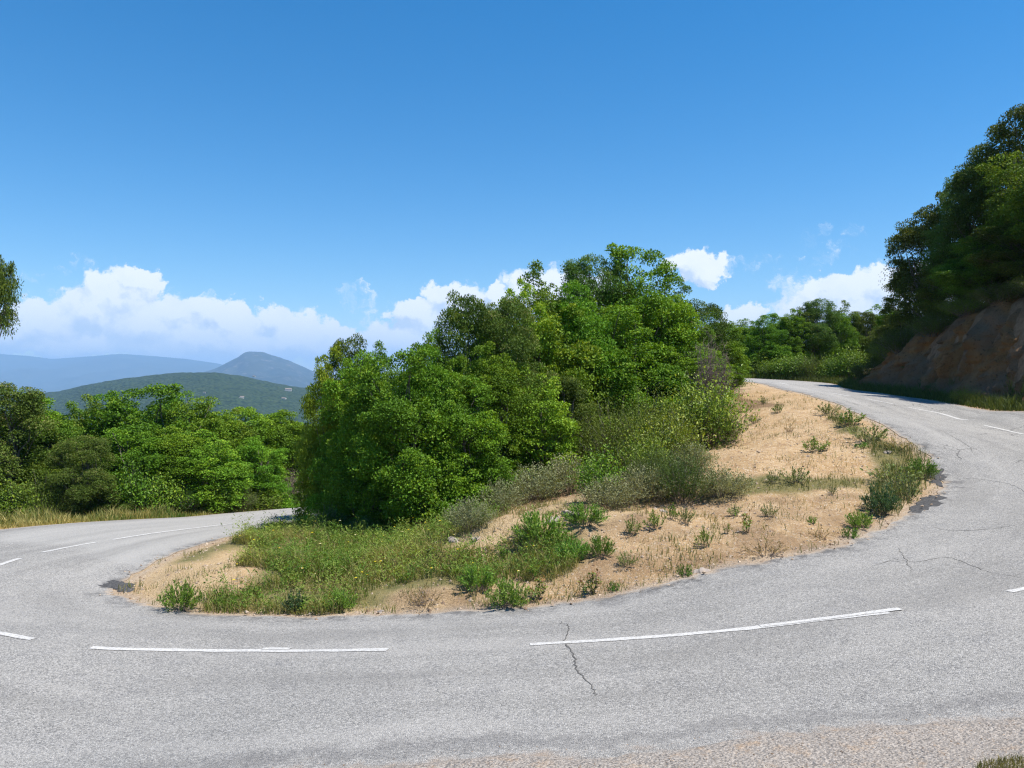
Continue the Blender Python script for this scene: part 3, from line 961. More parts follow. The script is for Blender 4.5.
# houses on the far hill
def hill_hit(px, py):
    for d in np.linspace(1300, 2690, 500):
        x = d * (px - 512) / F
        if (384 - py) / F * d < hill_z(np.array([d]), np.array([px]), np.array([x]))[0]:
            return x, d, float(hill_z(np.array([d]), np.array([px]), np.array([x]))[0])
    return x, d, (384 - py) / F * d
def box(v0, v1):
    x0, y0, z0 = v0; x1, y1, z1 = v1
    v = [(x, y, z) for z in (z0, z1) for y in (y0, y1) for x in (x0, x1)]
    return np.array(v, float), np.array([(0, 1, 3, 2)[::-1], (4, 5, 7, 6), (0, 1, 5, 4), (2, 3, 7, 6)[::-1], (0, 2, 6, 4)[::-1], (1, 3, 7, 5)])
for px, py, w, h, rot, lab in [(288.5, 391, 26, 9, .2, 'large pale house with terracotta roof on the far green hill, nearest the leafy thicket'),
                               (284, 399, 17, 5, -.3, 'low pale house just downhill of the large terracotta roofed house'),
                               (242, 398, 13, 6, .5, 'small pale house alone on the middle of the far hillside'),
                               (204.5, 393.5, 7, 6, .1, 'tiny white house among scrub, leftmost on the far green hill'),
                               (254, 376.5, 12, 5, -.2, 'long pale house on the crest of the far green hill')]:
    x, d, z = hill_hit(px, py); w *= .72; h *= .85
    o = thing('house', (x, d, z - 2), lab, 'house', 'houses scattered on the far green hill')
    o.rotation_euler = (0, 0, rot)
    dp = w * .6
    v1, f1 = box((-w / 2, -dp / 2, 0), (w / 2, dp / 2, h))
    wing, fw = box((-w * .8, -dp * .3, 0), (-w / 2 - .01, dp * .35, h * .7))
    v, f, _ = join([(v1, f1), (wing, fw)])
    link('wall', mesh_np('wall', v, f), M['wall'], o)
    e = .6; hz_ = h + w * .16
    rv = np.array([(-w / 2 - e, -dp / 2 - e, h - .1), (w / 2 + e, -dp / 2 - e, h - .1), (w / 2 + e, 0, hz_), (-w / 2 - e, 0, hz_), (-w / 2 - e, dp / 2 + e, h - .1), (w / 2 + e, dp / 2 + e, h - .1)])
    link('roof', mesh_np('roof', rv, np.array([(0, 1, 2, 3), (3, 2, 5, 4)])), M['roof'], o)

# ------------------------------------------------------------------ trees
G1 = 'trees of the thicket inside the bend'
ISLAND = [
    ('green_a', 362, 17.6, 354, 100, 'dense green tree at the left end of the thicket, foliage reaching down to the road'),
    ('yellow', 332, 18.8, 348, 64, 'yellow-green leaved tree topping the left end of the thicket beside the far hill'),
    ('dark', 350, 21, 338, 66, 'dark tree whose narrow tip rises behind the yellow-green tree'),
    ('green_b', 398, 16.4, 352, 118, 'mid-green bushy tree right of the leftmost tree, standing above the bright low shrub'),
    ('green_c', 388, 20.5, 346, 80, 'small-leaved tree showing its top behind the mid-green bushy tree'),
    ('green_a', 432, 19.5, 330, 80, 'green tree stepping up the skyline just left of the dark round-headed tree'),
    ('dark', 462, 20, 295, 84, 'dark round-headed tree standing out against the white cloud'),
    ('green_b', 458, 17.3, 372, 96, 'low dense tree at the front of the thicket above the earth mound'),
    ('olive', 505, 20, 298, 110, 'greyish olive tree with small leaves in the middle of the thicket'),
    ('green_c', 548, 24, 266, 120, 'tall tree left of the summit of the thicket, twig tips against the blue sky'),
    ('light', 560, 22.5, 308, 110, 'light green tree with broad leaves below the thicket summit'),
    ('olive', 594, 26, 256, 100, 'pale olive tree beside the highest tree of the thicket'),
    ('green_b', 640, 26, 246, 112, 'highest tree of the thicket, its crown below the small oval cloud'),
    ('light', 532, 19.2, 366, 92, 'large-leaved fresh green tree at the front edge of the thicket, over deep shade'),
    ('green_a', 622, 24, 310, 130, 'deep green full-crowned tree below the highest tree'),
    ('green_a', 596, 24.5, 345, 104, 'fresh green tree behind the grey-green shrubs on the slope'),
    ('green_c', 676, 27, 282, 74, 'tree on the right shoulder of the thicket under the highest tree'),
    ('dark', 702, 29, 302, 66, 'dark tree stepping down the right end of the thicket'),
    ('green_b', 722, 30, 322, 60, 'green tree at the right tail of the thicket behind the brown dead bush'),
    ('green_a', 668, 25, 345, 90, 'green tree behind the yellowish bush at the top of the sand'),
    ('green_a', 347, 24.2, 380, 72, 'green tree added at the very edge of the left road to shade the asphalt'),  # added behind the front trees so a shadow falls across the left road
    ('green_d', 345, 21.0, 390, 60, 'leafy tree hidden behind the leftmost tree beside the left road'),
    ('green_d', 372, 17.0, 372, 84, 'green tree between the leftmost tree and the mid-green bushy tree'),
    ('green_d', 425, 17.4, 348, 86, 'leafy tree between the mid-green bushy tree and the low front tree'),
    ('green_d', 490, 18.5, 345, 90, 'leafy green tree under the greyish olive tree'),
    ('green_a', 478, 20.5, 312, 84, 'green tree filling the slope of the canopy right of the dark round-headed tree'),
    ('yellow', 520, 22.5, 284, 90, 'yellow-green tree on the rising skyline left of the thicket summit'),
    ('green_d', 575, 23.5, 285, 96, 'sunlit green tree under the pale olive summit tree'),
    ('light', 598, 25, 300, 86, 'light green broad-leaved tree in the upper middle of the thicket'),
    ('green_c', 612, 26.5, 256, 84, 'dense tree between the pale olive tree and the highest tree'),
    ('green_d', 655, 26, 300, 84, 'rounded green tree under the right shoulder of the thicket'),
    ('green_d', 690, 27.5, 335, 76, 'green tree behind the yellowish bush and left of the dead bush'),
    ('green_c', 338, 18.4, 420, 46, 'small-leaved low tree overhanging the left road at the end of the thicket'),
    ('dark', 560, 20.6, 375, 80, 'dark shaded tree in the deep gap above the silvery scrub'),
]
for k, px, d, top_, w, lab in ISLAND:
    place_tree(k, px, d, top_, w * 1.12, 'broadleaf_tree', lab, 'tree', G1)
G2 = 'trees lining the far side of the left road'
for k, px, d, top_, w, lab in [
    ('olive', 8, 24.5, 384, 120, 'olive-grey rounded tree at the left edge beyond the road'),
    ('green_c', -45, 25, 395, 130, 'dark tree left of the olive-grey rounded tree'),
    ('green_c', 62, 26.5, 405, 92, 'mid-green tree with thin top shoots, second from the left beyond the road'),
    ('green_c', 95, 28, 398, 84, 'small-leaved tree between the olive tree and the tallest tree of the roadside row'),
    ('olive', 82, 24, 436, 76, 'low brownish olive tree in front of the small-leaved tree of the row'),
    ('green_b', 150, 28, 386, 116, 'tallest tree of the roadside row, in front of the middle of the far hill'),
    ('green_a', 190, 29.5, 399, 96, 'green tree on the right shoulder of the tallest roadside tree'),
    ('green_a', 128, 25.5, 430, 90, 'dense lower tree in front of the tallest tree of the roadside row'),
    ('green_c', 226, 31, 412, 84, 'even-topped tree of the roadside row below the white hill house'),
    ('light', 205, 27, 432, 84, 'light green tree at the front of the roadside row'),
    ('green_b', 262, 33, 414, 84, 'tree near the right end of the roadside row, below the terracotta roofed house'),
    ('green_a', 250, 30, 438, 80, 'shaded tree in front of the right end of the roadside row'),
    ('green_d', 35, 26, 398, 96, 'green tree behind the olive-grey rounded tree, touching the far blue range'),
    ('green_d', 112, 29, 394, 92, 'green tree just left of the tallest roadside tree against the far hill'),
    ('green_a', 172, 31, 394, 92, 'green tree filling the row between the tallest tree and its right shoulder'),
    ('green_d', 210, 30.5, 404, 90, 'leafy green tree right of the shoulder tree in the roadside row'),
    ('green_b', 244, 32, 409, 88, 'leafy green tree under the small pale house of the far hillside'),
    ('green_d', 282, 33.5, 412, 84, 'green tree at the right end of the roadside row touching the thicket'),
    ('green_c', 60, 25.5, 424, 84, 'mid-height green tree between the two olive trees of the roadside row'),
    ('green_d', 170, 26.6, 428, 86, 'leafy lower tree under the right side of the tallest roadside tree'),
    ('open', 296, 34, 421, 60, 'tree with bare pale trunks where the left road disappears behind the thicket'),
    ('green_a', 330, 37, 425, 80, 'tree beyond the road hidden mostly by the left end of the thicket'),
]:
    place_tree(k, px, d, top_, w * 1.15, 'broadleaf_tree', lab, 'tree', G2)
G3 = 'trees behind the far end of the right road'
for k, px, d, top_, w, lab in [
    ('green_a', 738, 51.5, 320, 42, 'green tree at the left end of the row behind the far road crest'),
    ('green_b', 766, 49.5, 314, 44, 'rounded fresh green tree above the white dot of the far road crest'),
    ('green_d', 793, 50.5, 310, 41, 'green tree third along the row behind the far road crest'),
    ('olive', 820, 50.5, 299, 47, 'tallest olive-grey tree in the middle of the row behind the far road'),
    ('green_c', 848, 51.5, 302, 39, 'tree right of the tallest olive-grey tree in the far row'),
    ('light', 872, 52.5, 306, 38, 'pale green tree of the far row touching the white cloud'),
    ('light', 898, 53.5, 300, 39, 'pale green tree of the far row beside the shaded bank trees'),
    ('green_a', 712, 53.5, 324, 42, 'tree of the far row seen just over the brown dead bush'),
    ('green_d', 780, 54.5, 318, 51, 'tree at the back of the far row between the rounded and the third tree'),
    ('green_c', 835, 55.5, 308, 51, 'tree at the back of the far row behind the tallest olive-grey tree'),
    ('green_d', 752, 50.5, 322, 40, 'narrow green tree second from the left behind the far road crest'),
    ('dark', 806, 51.0, 308, 40, 'darker narrow tree just left of the tallest olive-grey tree of the far row'),
    ('green_a', 836, 50.5, 312, 40, 'narrow green tree just right of the tallest olive-grey tree of the far row'),
    ('dark', 862, 51.5, 312, 40, 'darker narrow tree between the two pale trees and the middle of the far row'),
    ('green_d', 886, 52.0, 308, 40, 'narrow green tree between the two pale green trees of the far row'),
    ('green_b', 726, 52.5, 326, 42, 'green tree peeping out right of the dead bush in the far row'),
]:
    place_tree(k, px, d, top_, w * 1.15, 'broadleaf_tree', lab, 'tree', G3)
G4 = 'trees standing on top of the earth bank'
for k, px, d, top_, w, lab in [
    ('bankdark', 894, 41.5, 318, 44, 'dark low tree at the far end of the earth bank, beside the road'),
    ('bankdark', 914, 39.5, 262, 56, 'shaded tree with drooping left branches over the far end of the bank'),
    ('bankdark', 934, 38, 198, 80, 'dark tree leaning out furthest over the bank against blue sky'),
    ('olive', 966, 35.5, 174, 84, 'grey-leaved tree in the middle of the bank trees'),
    ('bankdark', 994, 33.5, 136, 92, 'dark tall tree stepping up the right skyline'),
    ('dark', 1024, 32, 108, 96, 'tallest bank tree with a thin wispy top at the right border'),
    ('green_c', 1062, 29, 106, 130, 'tree at the right border partly out of view beside the tallest bank tree'),
    ('bankdark', 958, 34.8, 255, 76, 'low dark tree just above the orange top of the bank'),
    ('green_c', 992, 32, 228, 96, 'dense tree in front on the bank with yellow-green tips'),
    ('bankdark', 1035, 29.5, 215, 120, 'dark dense tree hanging over the bank at the right border'),
]:
    place_tree(k, px, d, top_, w * 1.12, 'broadleaf_tree', lab, 'tree', G4)
# unseen trees added to the wood past the right border to shade bank and road
for x, y, h in [(22.5, 20, 5), (22, 16, 5), (25, 24, 7), (23, 13, 5)]:
    o = place_tree('dark', 0, y, 384 - F * (gz(x, y) + h) / y, F * 4.2 / y, 'broadleaf_tree', 'unseen dark tree added beyond the right border to shade the bank and road', 'tree', 'unseen trees added to the bank wood for their shade', x=x)
# lone tree at the left border
o = place_tree('tuft', -26, 20.5, 232, 84, 'oak_tree', 'tall thin tree at the left border, a compact leafy tuft high against the clouds', 'tree')

# ------------------------------------------------------------------ shrubs and small plants
SH = {
    'mastic': plant_meshes(21, 1.6, 1.1, 90, 70, .075, .04, ((.085, .14, .012), (.21, .28, .024)), tip=(.34, .40, .05), tipk=.4, upr=.45, branch=3.2),
    'bright': plant_meshes(22, 1.4, .8, 60, 70, .08, .045, ((.07, .145, .010), (.155, .27, .016)), tip=(.24, .34, .025), branch=3),
    'olive': plant_meshes(23, 1.7, .95, 110, 90, .045, .022, ((.075, .13, .020), (.19, .26, .04)), mat='leaf_grey', upr=.6, branch=2),
    'heath': plant_meshes(24, 1.3, .75, 120, 80, .045, .017, ((.05, .085, .02), (.12, .16, .035)), mat='leaf_grey', upr=.7, branch=1.2),
    'cistus': plant_meshes(25, .9, .7, 120, 40, .05, .021, ((.15, .17, .08), (.30, .31, .16)), mat='leaf_grey', upr=.65, branch=1.3, stem_r=.005, wood='twig'),
    'broom': plant_meshes(26, 1.5, .5, 80, 70, .055, .014, ((.04, .10, .02), (.09, .18, .03)), mat='leaf_grey', upr=.85, branch=.7),
}
WD = {
    'weed_a': plant_meshes(31, .45, .28, 22, 16, .06, .026, ((0.090, 0.165, 0.027), (0.210, 0.300, 0.045)), tip=(.24, .22, .07), upr=.5, branch=.5, stem_r=.004),
    'weed_b': plant_meshes(32, .35, .30, 34, 14, .05, .018, ((0.105, 0.150, 0.045), (0.240, 0.285, 0.090)), mat='leaf_grey', upr=.6, branch=.5, stem_r=.003),
    'weed_c': plant_meshes(33, .55, .16, 10, 16, .06, .028, ((0.090, 0.165, 0.027), (0.225, 0.270, 0.045)), tip=(.30, .16, .06), tipk=.5, upr=.55, branch=.4, stem_r=.005),
    'weed_d': plant_meshes(34, .22, .30, 26, 12, .05, .03, ((0.075, 0.165, 0.024), (0.180, 0.285, 0.038)), upr=.35, branch=.4, stem_r=.003),
    'dry': plant_meshes(35, .35, .35, 34, 12, .045, .014, ((0.255, 0.180, 0.075), (0.420, 0.330, 0.150)), tip=(.12, .15, .04), mat='leaf_grey', upr=.6, branch=.5, stem_r=.003, wood='twig'),
    'clump': plant_meshes(36, .5, .45, 70, 30, .055, .02, ((0.075, 0.180, 0.024), (0.195, 0.330, 0.045)), upr=.6, branch=.7, stem_r=.003),
    'darkclump': plant_meshes(37, .5, .4, 60, 34, .05, .02, ((0.038, 0.090, 0.038), (0.090, 0.165, 0.060)), upr=.55, branch=.7, stem_r=.003),
}
WM = {k: merged_plant(a, b, k) for k, (a, b) in WD.items()}
WH = dict(weed_a=.45, weed_b=.35, weed_c=.55, weed_d=.22, dry=.35, clump=.5, darkclump=.5)
WW = dict(weed_a=.6, weed_b=.62, weed_c=.36, weed_d=.62, dry=.72, clump=.95, darkclump=.85)
SHH = dict(mastic=(1.6, 2.2), bright=(1.4, 1.7), olive=(1.7, 1.9), heath=(1.3, 1.5), cistus=(.9, 1.4), broom=(1.5, 1.0))


def place_shrub(kind, px, py, top_, wpx, name, label, group=None, d=None):
    if d is None:
        x, d, z = hit(px, py)
    else:
        x = PX(px, d); z = gz(x, d)
    h = (384 - top_) / F * d - z
    w = wpx / F * d
    o = thing(name, (x, d, z - .02), label, 'shrub', group)
    o.rotation_euler = (0, 0, random.uniform(0, 6.28)); o.scale = (w / SHH[kind][1],) * 2 + (max(.2, h) / SHH[kind][0],)
    link('foliage', SH[kind][0], None, o); link('stem', SH[kind][1], None, o)


GS = 'shrubs on the slope below the thicket'
for a in [
    ('olive', 612, 470, 388, 78, 'shrub', 'olive-green fine-leaved shrub in front of the dark gap of the thicket'),
    ('olive', 650, 465, 378, 80, 'shrub', 'grey-olive shrub between the thicket and the yellowish glossy bush'),
    ('mastic', 705, 446, 368, 92, 'mastic_bush', 'yellowish glossy-leaved bush beside the top of the bare sand'),
    ('mastic', 668, 468, 402, 80, 'mastic_bush', 'glossy bush just below the one beside the bare sand'),
    ('mastic', 640, 485, 425, 60, 'mastic_bush', 'small yellow-green glossy bush above the grey sub-shrubs'),
    ('bright', 600, 500, 445, 52, 'shrub', 'vivid green leafy shrub standing alone on the open slope'),
    ('heath', 682, 502, 446, 70, 'heath_shrub', 'dark upright heath at the lower edge of the shrubs, over the sand'),
    ('heath', 655, 496, 440, 60, 'heath_shrub', 'dark heath left of the lowest heath by the sand'),
    ('cistus', 722, 496, 462, 66, 'sub_shrub', 'pale green sub-shrub spreading onto the sand right of the dark heath'),
    ('cistus', 640, 502, 462, 70, 'sub_shrub', 'grey sub-shrub in front of the small glossy bush'),
    ('cistus', 608, 508, 474, 70, 'sub_shrub', 'grey twiggy sub-shrub at the foot of the vivid green shrub'),
    ('cistus', 572, 492, 452, 76, 'sub_shrub', 'silvery sub-shrub above the earth mound, below the dark gap'),
    ('cistus', 535, 500, 462, 74, 'sub_shrub', 'silvery sub-shrub left of the one below the dark gap'),
    ('cistus', 500, 512, 478, 60, 'sub_shrub', 'greyish sub-shrub behind the left end of the earth mound'),
    ('cistus', 690, 470, 440, 60, 'sub_shrub', 'grey sub-shrub under the glossy bush beside the bare sand'),
    ('cistus', 728, 440, 412, 40, 'sub_shrub', 'small grey sub-shrub at the upper sand, under the glossy bush'),
    ('bright', 418, 530, 478, 66, 'shrub', 'bright green leafy shrub at the foot of the thicket over the meadow'),
    ('bright', 498, 505, 462, 50, 'shrub', 'bright leafy shrub at the foot of the large-leaved tree'),
    ('bright', 440, 512, 462, 60, 'shrub', 'fresh green shrub behind the bright shrub over the meadow'),
    ('broom', 328, 536, 500, 40, 'broom_shrub', 'feathery green broom at the left foot of the thicket by the road shadow'),
    ('broom', 362, 536, 512, 36, 'broom_shrub', 'small feathery broom right of the one by the road shadow'),
    ('cistus', 470, 528, 496, 60, 'sub_shrub', 'grey-green sub-shrub in the meadow beside the bright shrub'),
    ('cistus', 555, 470, 440, 60, 'sub_shrub', 'silvery sub-shrub highest on the slope under the thicket'),
]:
    place_shrub(*a, group=GS)
GB = 'bushes fronting the trees beyond the left road'
for a in [
    ('bright', 14, 0, 478, 60, 'shrub', 'green shrub at the left border above the dry verge', 23),
    ('olive', 45, 0, 462, 60, 'shrub', 'dull olive shrub above the dry verge, second from the left', 23.5),
    ('heath', 78, 0, 466, 60, 'shrub', 'dark fine-leaved shrub above the dry verge', 24),
    ('broom', 100, 0, 468, 44, 'shrub', 'feathery shrub left of the bright roadside shrubs', 24.3),
    ('bright', 132, 0, 458, 54, 'shrub', 'bright broad-leaved shrub left of the roadside middle, under the tallest tree', 24.7),
    ('bright', 162, 0, 470, 50, 'shrub', 'bright broad-leaved shrub right under the tallest roadside tree', 25.2),
    ('broom', 182, 0, 478, 40, 'shrub', 'feathery green shrub right of the bright roadside pair', 25.6),
    ('bright', 208, 0, 474, 52, 'shrub', 'fresh green shrub below the light green roadside tree', 26.4),
    ('heath', 236, 0, 482, 46, 'shrub', 'dull shrub near the right end of the roadside row', 27.6),
    ('bright', 262, 0, 484, 44, 'shrub', 'green shrub close to the bare trunks of the roadside row', 29),
    ('bright', 286, 0, 490, 34, 'shrub', 'small bright shrub at the foot of the bare trunks', 31.5),
]:
    place_shrub(a[0], a[1], a[2], a[3], a[4], a[5], a[6], group=GB, d=a[7])
GF = 'bushes fronting the far row behind the right road'
for i, (kind, px, dd_, top_, w, lab) in enumerate([
    ('bright', 745, 49.8, 356, 34, 'green bush at the left end of the far road crest'), ('bright', 772, 47.8, 358, 30, 'green bush behind the road crest, above the white dot'),
    ('bright', 800, 46.2, 352, 32, 'green bush behind the middle of the far road crest'), ('bright', 826, 44.8, 356, 30, 'green bush near the right end of the far crest'),
    ('bright', 850, 43.6, 345, 34, 'green bush where the far road meets the bank'), ('bright', 758, 49, 350, 34, 'bush between the two bushes at the left end of the far crest'),
    ('bright', 786, 47, 354, 34, 'leafy bush left of the middle of the far road crest'), ('heath', 813, 45.6, 350, 36, 'dull green bush right of the middle of the far road crest'), ('bright', 838, 44.2, 352, 34, 'leafy green bush at the right end of the far road crest')]):
    place_shrub(kind, px, 0, top_, w, 'shrub', lab, group=GF, d=dd_)
GK = 'bushes on the earth bank'
for a in [('olive', 968, 0, 384, 32, 'shrub', 'dark low bush at the bank foot, under the middle of the orange earth', 27.6),
          ('heath', 940, 0, 381, 30, 'shrub', 'dark low bush at the foot of the earth bank left of the orange earth', 31), ('broom', 914, 0, 377, 26, 'shrub', 'feathery dark bush at the far foot of the bank', 34.5),
          ('heath', 1034, 0, 356, 20, 'shrub', 'small dark bush growing on the face of the earth bank', 24.2),
          ('heath', 872, 0, 352, 46, 'shrub', 'dark bush at the far foot of the earth bank', 39.5), ('olive', 893, 0, 335, 50, 'shrub', 'dark bush on the far slope of the earth bank', 38),
          ('heath', 905, 0, 322, 56, 'shrub', 'shaded bush hanging over the bank edge under the drooping tree', 36.6), ('heath', 935, 0, 308, 60, 'shrub', 'shaded bush on the bank edge where the orange earth begins', 34),
          ('olive', 968, 0, 292, 60, 'shrub', 'shaded bush on the bank edge over the middle of the orange earth', 31.5), ('heath', 1005, 0, 278, 70, 'shrub', 'shaded bush on the bank edge at the right border', 29.2),
          ('heath', 1045, 0, 268, 70, 'shrub', 'shaded bush on the bank edge just past the right border', 27)]:
    place_shrub(a[0], a[1], a[2], a[3], a[4], a[5], a[6], group=GK, d=a[7])

# dead brown bush at the right tail of the thicket, bare trunks in the left row
x, d = PX(710, 23.2), 23.2
o = link('dead_bush', twig_mesh(41, 3.1, .75, 70), M['twig']); o.location = (x, d, gz(x, d)); o.scale = (.85, .85, ((384 - 330) / F * d - gz(x, d)) / 3.0)
tag(o, 'brown leafless dead bush standing at the right tail of the thicket', 'dead bush')
x, d = PX(292, 31.5), 31.5
o = link('dead_bush', twig_mesh(42, 2.6, .8, 22), M['twig']); o.location = (x, d, gz(x, d)); o.scale = (1, 1, .8)
tag(o, 'pale bare stems among the roadside trees where the left road disappears', 'dead bush')

GW = 'small plants growing on the bare sand'
WEEDS = [  # kind, px, base py, height px, width px, label
    ('clump', 181, 611, 34, 46, 'leafy green plant at the left tip of the verge beside the asphalt'),
    ('weed_a', 705, 546, 22, 22, 'small upright weed on the sand above the road edge'),
    ('weed_c', 748, 533, 25, 20, 'reddish-tipped upright weed, darkest on the middle sand'),
    ('weed_b', 770, 517, 16, 20, 'grey-green tuft above the reddish-tipped weed'),
    ('weed_d', 685, 576, 15, 20, 'tiny green plant right at the asphalt edge below the upright weed'),
    ('weed_c', 592, 595, 28, 28, 'spreading weed by the asphalt with a broken shadow, left of the tiny plant'),
    ('weed_d', 614, 591, 12, 16, 'tiny weed between the spreading weed and the road edge'),
    ('clump', 508, 608, 34, 52, 'dense rounded green bush plant at the road edge, largest of the verge'),
    ('clump', 478, 590, 30, 44, 'green plant uphill and left of the rounded bush plant'),
    ('clump', 572, 562, 28, 40, 'green plant on the slope edge where the meadow meets the sand'),
    ('clump', 601, 557, 26, 32, 'green plant right of the meadow edge above the spreading weed'),
    ('weed_b', 627, 567, 18, 26, 'low grey weed with a dark shadow on the middle sand'),
    ('weed_a', 632, 535, 22, 20, 'thin weed at the top of the sand below the grey sub-shrub'),
    ('weed_a', 655, 528, 20, 26, 'yellowish weed at the sand top below the dark heath'),
    ('weed_b', 686, 522, 16, 24, 'grey tuft on the sand below the pale sub-shrub'),
    ('weed_a', 672, 519, 18, 18, 'yellow-green weed beside the grey tuft below the heath'),
    ('weed_a', 735, 516, 13, 16, 'small pale weed between the grey tuft and the reddish-tipped weed'),
    ('weed_c', 727, 534, 14, 10, 'thin small weed left of the reddish-tipped weed'),
    ('dry', 765, 556, 20, 48, 'straggly half-dry weed along the asphalt below the reddish-tipped weed'),
    ('weed_b', 795, 483, 18, 38, 'green tuft on the sand at the grass strip'),
    ('weed_a', 815, 452, 17, 36, 'low green plant in the middle of the upper sand'),
    ('weed_b', 773, 483, 15, 16, 'small tuft left of the tuft at the grass strip'),
    ('weed_b', 832, 494, 10, 12, 'tiny tuft right of the grass strip'),
    ('weed_d', 862, 448, 8, 16, 'tiny plant near the edge of the upper sand'),
    ('weed_a', 778, 413, 12, 14, 'small weed high on the upper sand'),
    ('weed_b', 763, 404, 9, 12, 'tiny weed highest on the sand near the far road'),
    ('dry', 790, 432, 9, 14, 'sparse dry weed in the middle of the upper sand'),
    ('weed_b', 755, 423, 10, 16, 'faint tuft on the upper sand beside the glossy bush'),
    ('weed_d', 812, 523, 9, 12, 'tiny weed on the lower sand right of centre'),
    ('weed_d', 851, 538, 14, 20, 'small green plant on the lower right sand by the asphalt'),
    ('dry', 820, 538, 12, 26, 'dry tuft left of the small plant at the lower right sand'),
    ('darkclump', 880, 514, 34, 40, 'dark green clump on the inner road edge at the apex'),
    ('clump', 860, 528, 20, 30, 'green plant below the dark clump at the apex'),
    ('weed_b', 892, 484, 23, 60, 'grey-green mound of weeds above the dark clump at the apex'),
    ('clump', 922, 478, 24, 34, 'bright green plant touching the asphalt at the apex of the bend'),
    ('weed_b', 905, 500, 28, 36, 'yellowish weed beside the dark clump at the apex'),
    ('weed_b', 868, 442, 20, 46, 'grey weed on the verge above the apex'),
    ('weed_a', 850, 425, 18, 34, 'leafy verge plant along the upper inner road edge'),
    ('weed_b', 828, 414, 13, 28, 'low verge plant near the dark tar patch'),
    ('dry', 895, 450, 16, 40, 'dry grassy weed on the verge at the upper apex'),
    ('weed_c', 540, 600, 26, 26, 'yellowish weed between the rounded bush plant and the spreading weed'),
    ('dry', 425, 606, 22, 44, 'brown dry plant at the bottom edge of the meadow'),
    ('darkclump', 295, 612, 24, 30, 'dark leafy plant at the lower edge of the meadow'),
    ('clump', 340, 610, 24, 40, 'green leafy plant in the lower meadow right of the dark leafy plant'),
    ('clump', 540, 545, 40, 60, 'tall fresh green clump on the right of the earth mound'),
    ('clump', 585, 525, 26, 50, 'fresh green clump above the meadow edge on the slope'),
]
for kind, px, py, hp, wp, lab in WEEDS:
    x, d, z = hit(px, py)
    nm = 'weed' if kind not in ('clump', 'darkclump') else 'leafy_plant'
    o = link(nm, WM[kind], None); o.location = (x, d, z - .01)
    s = wp / F * d / WW[kind]; o.scale = (s, s, hp / F * d / WH[kind]); o.rotation_euler = (0, 0, random.uniform(0, 6.28))
    tag(o, lab, 'plant', GW)

# loose stones
def stone_mesh(seed):
    rng = np.random.default_rng(seed)
    import bmesh
    bm = bmesh.new(); bmesh.ops.create_icosphere(bm, subdivisions=3, radius=1)
    off = rng.normal(size=(6, 3))
    for v in bm.verts:
        n = np.array(v.co)
        s = 1 + .28 * math.sin(n @ off[0] * 2.2) + .18 * math.sin(n @ off[1] * 4) + .05 * math.sin(n @ off[2] * 9)
        v.co = Vector((n * s * np.array([1, .75, .55])).tolist())
    me = bpy.data.meshes.new('stone'); bm.to_mesh(me); bm.free(); me.materials.append(M['stone']); return me
ST = [stone_mesh(s) for s in (1, 2, 3)]
for i, (px, py, r, lab) in enumerate([(702, 571, .11, 'dark grey stone on the verge beside the tiny plant at the asphalt edge'), (889, 452, .12, 'pale stone in the weeds of the upper apex verge'),
        (432, 549, .08, 'pale stone at the left foot of the earth mound'), (455, 540, .10, 'larger stone on the left face of the earth mound'), (478, 538, .10, 'small stone in the middle of the earth mound'),
        (575, 516, .22, 'flat grey rock on the slope below the vivid green shrub'), (552, 522, .16, 'grey rock left of the flat rock on the slope'), (530, 478, .18, 'dark rock by the silvery sub-shrubs under the thicket'),
        (380, 612, .06, 'small pale stone at the bottom edge of the meadow'), (312, 614, .06, 'small stone on the verge below the meadow'), (665, 512, .10, 'brown stone at the sand top below the dark heath'),
        (808, 456, .05, 'tiny pale stone on the upper sand beside the low green plant')]):
    x, d, z = hit(px, py)
    o = link('stone', ST[i % 3], None); o.location = (x, d, z - r * .08); o.scale = (r, r, r * .75); o.rotation_euler = (random.uniform(-.3, .3), random.uniform(-.3, .3), random.uniform(0, 6))
    tag(o, lab, 'stone', 'loose stones on the inside of the bend')

# ------------------------------------------------------------------ grass and gravel (uncountable)
gr = np.random.default_rng(77)
def scatter(n, x0, x1, y0, y1):
    x = gr.uniform(x0, x1, n); y = gr.uniform(y0, y1, n)
    z, sd, isl, off, io = ground(x, y, True)
    return x, y, z, sd, isl, off, io, 512 + F * x / y, 384 - F * z / y
def blades(x, y, z, h, w, tint, lean=.45):
    n = len(x)
    base = np.stack([x, y, z - .01], 1)
    an = gr.uniform(0, 6.28, n); sd = np.stack([np.cos(an), np.sin(an), 0 * an], 1)
    la = gr.uniform(0, 6.28, n); ln = np.stack([np.cos(la), np.sin(la), 0 * la], 1) * (gr.random(n) * lean)[:, None]
    up = np.array([0, 0, 1.])
    h = h[:, None]; w = np.broadcast_to(w, (n,))[:, None]
    m1 = base + up * h * .55 + ln * h * .3
    tp = base + up * h * .95 + ln * h
    v = np.stack([base - sd * w / 2, base + sd * w / 2, m1 + sd * w * .4, m1 - sd * w * .4, tp], 1).reshape(-1, 3)
    k = np.arange(n)[:, None] * 5
    return v, k + np.array([[0, 1, 2, 3]]), k + np.array([[3, 2, 4]]), np.repeat(tint, 5, 0)
V_ = []; Q_ = []; T_ = []; C_ = []
def add_blades(*a, **k):
    v, q, t, c = blades(*a, **k); o = sum(len(i) for i in V_)
    V_.append(v); Q_.append(q + o); T_.append(t + o); C_.append(c)
def mixc(a, b, f):
    f = np.asarray(f)[:, None]; return np.array(a) * (1 - f) + np.array(b) * f
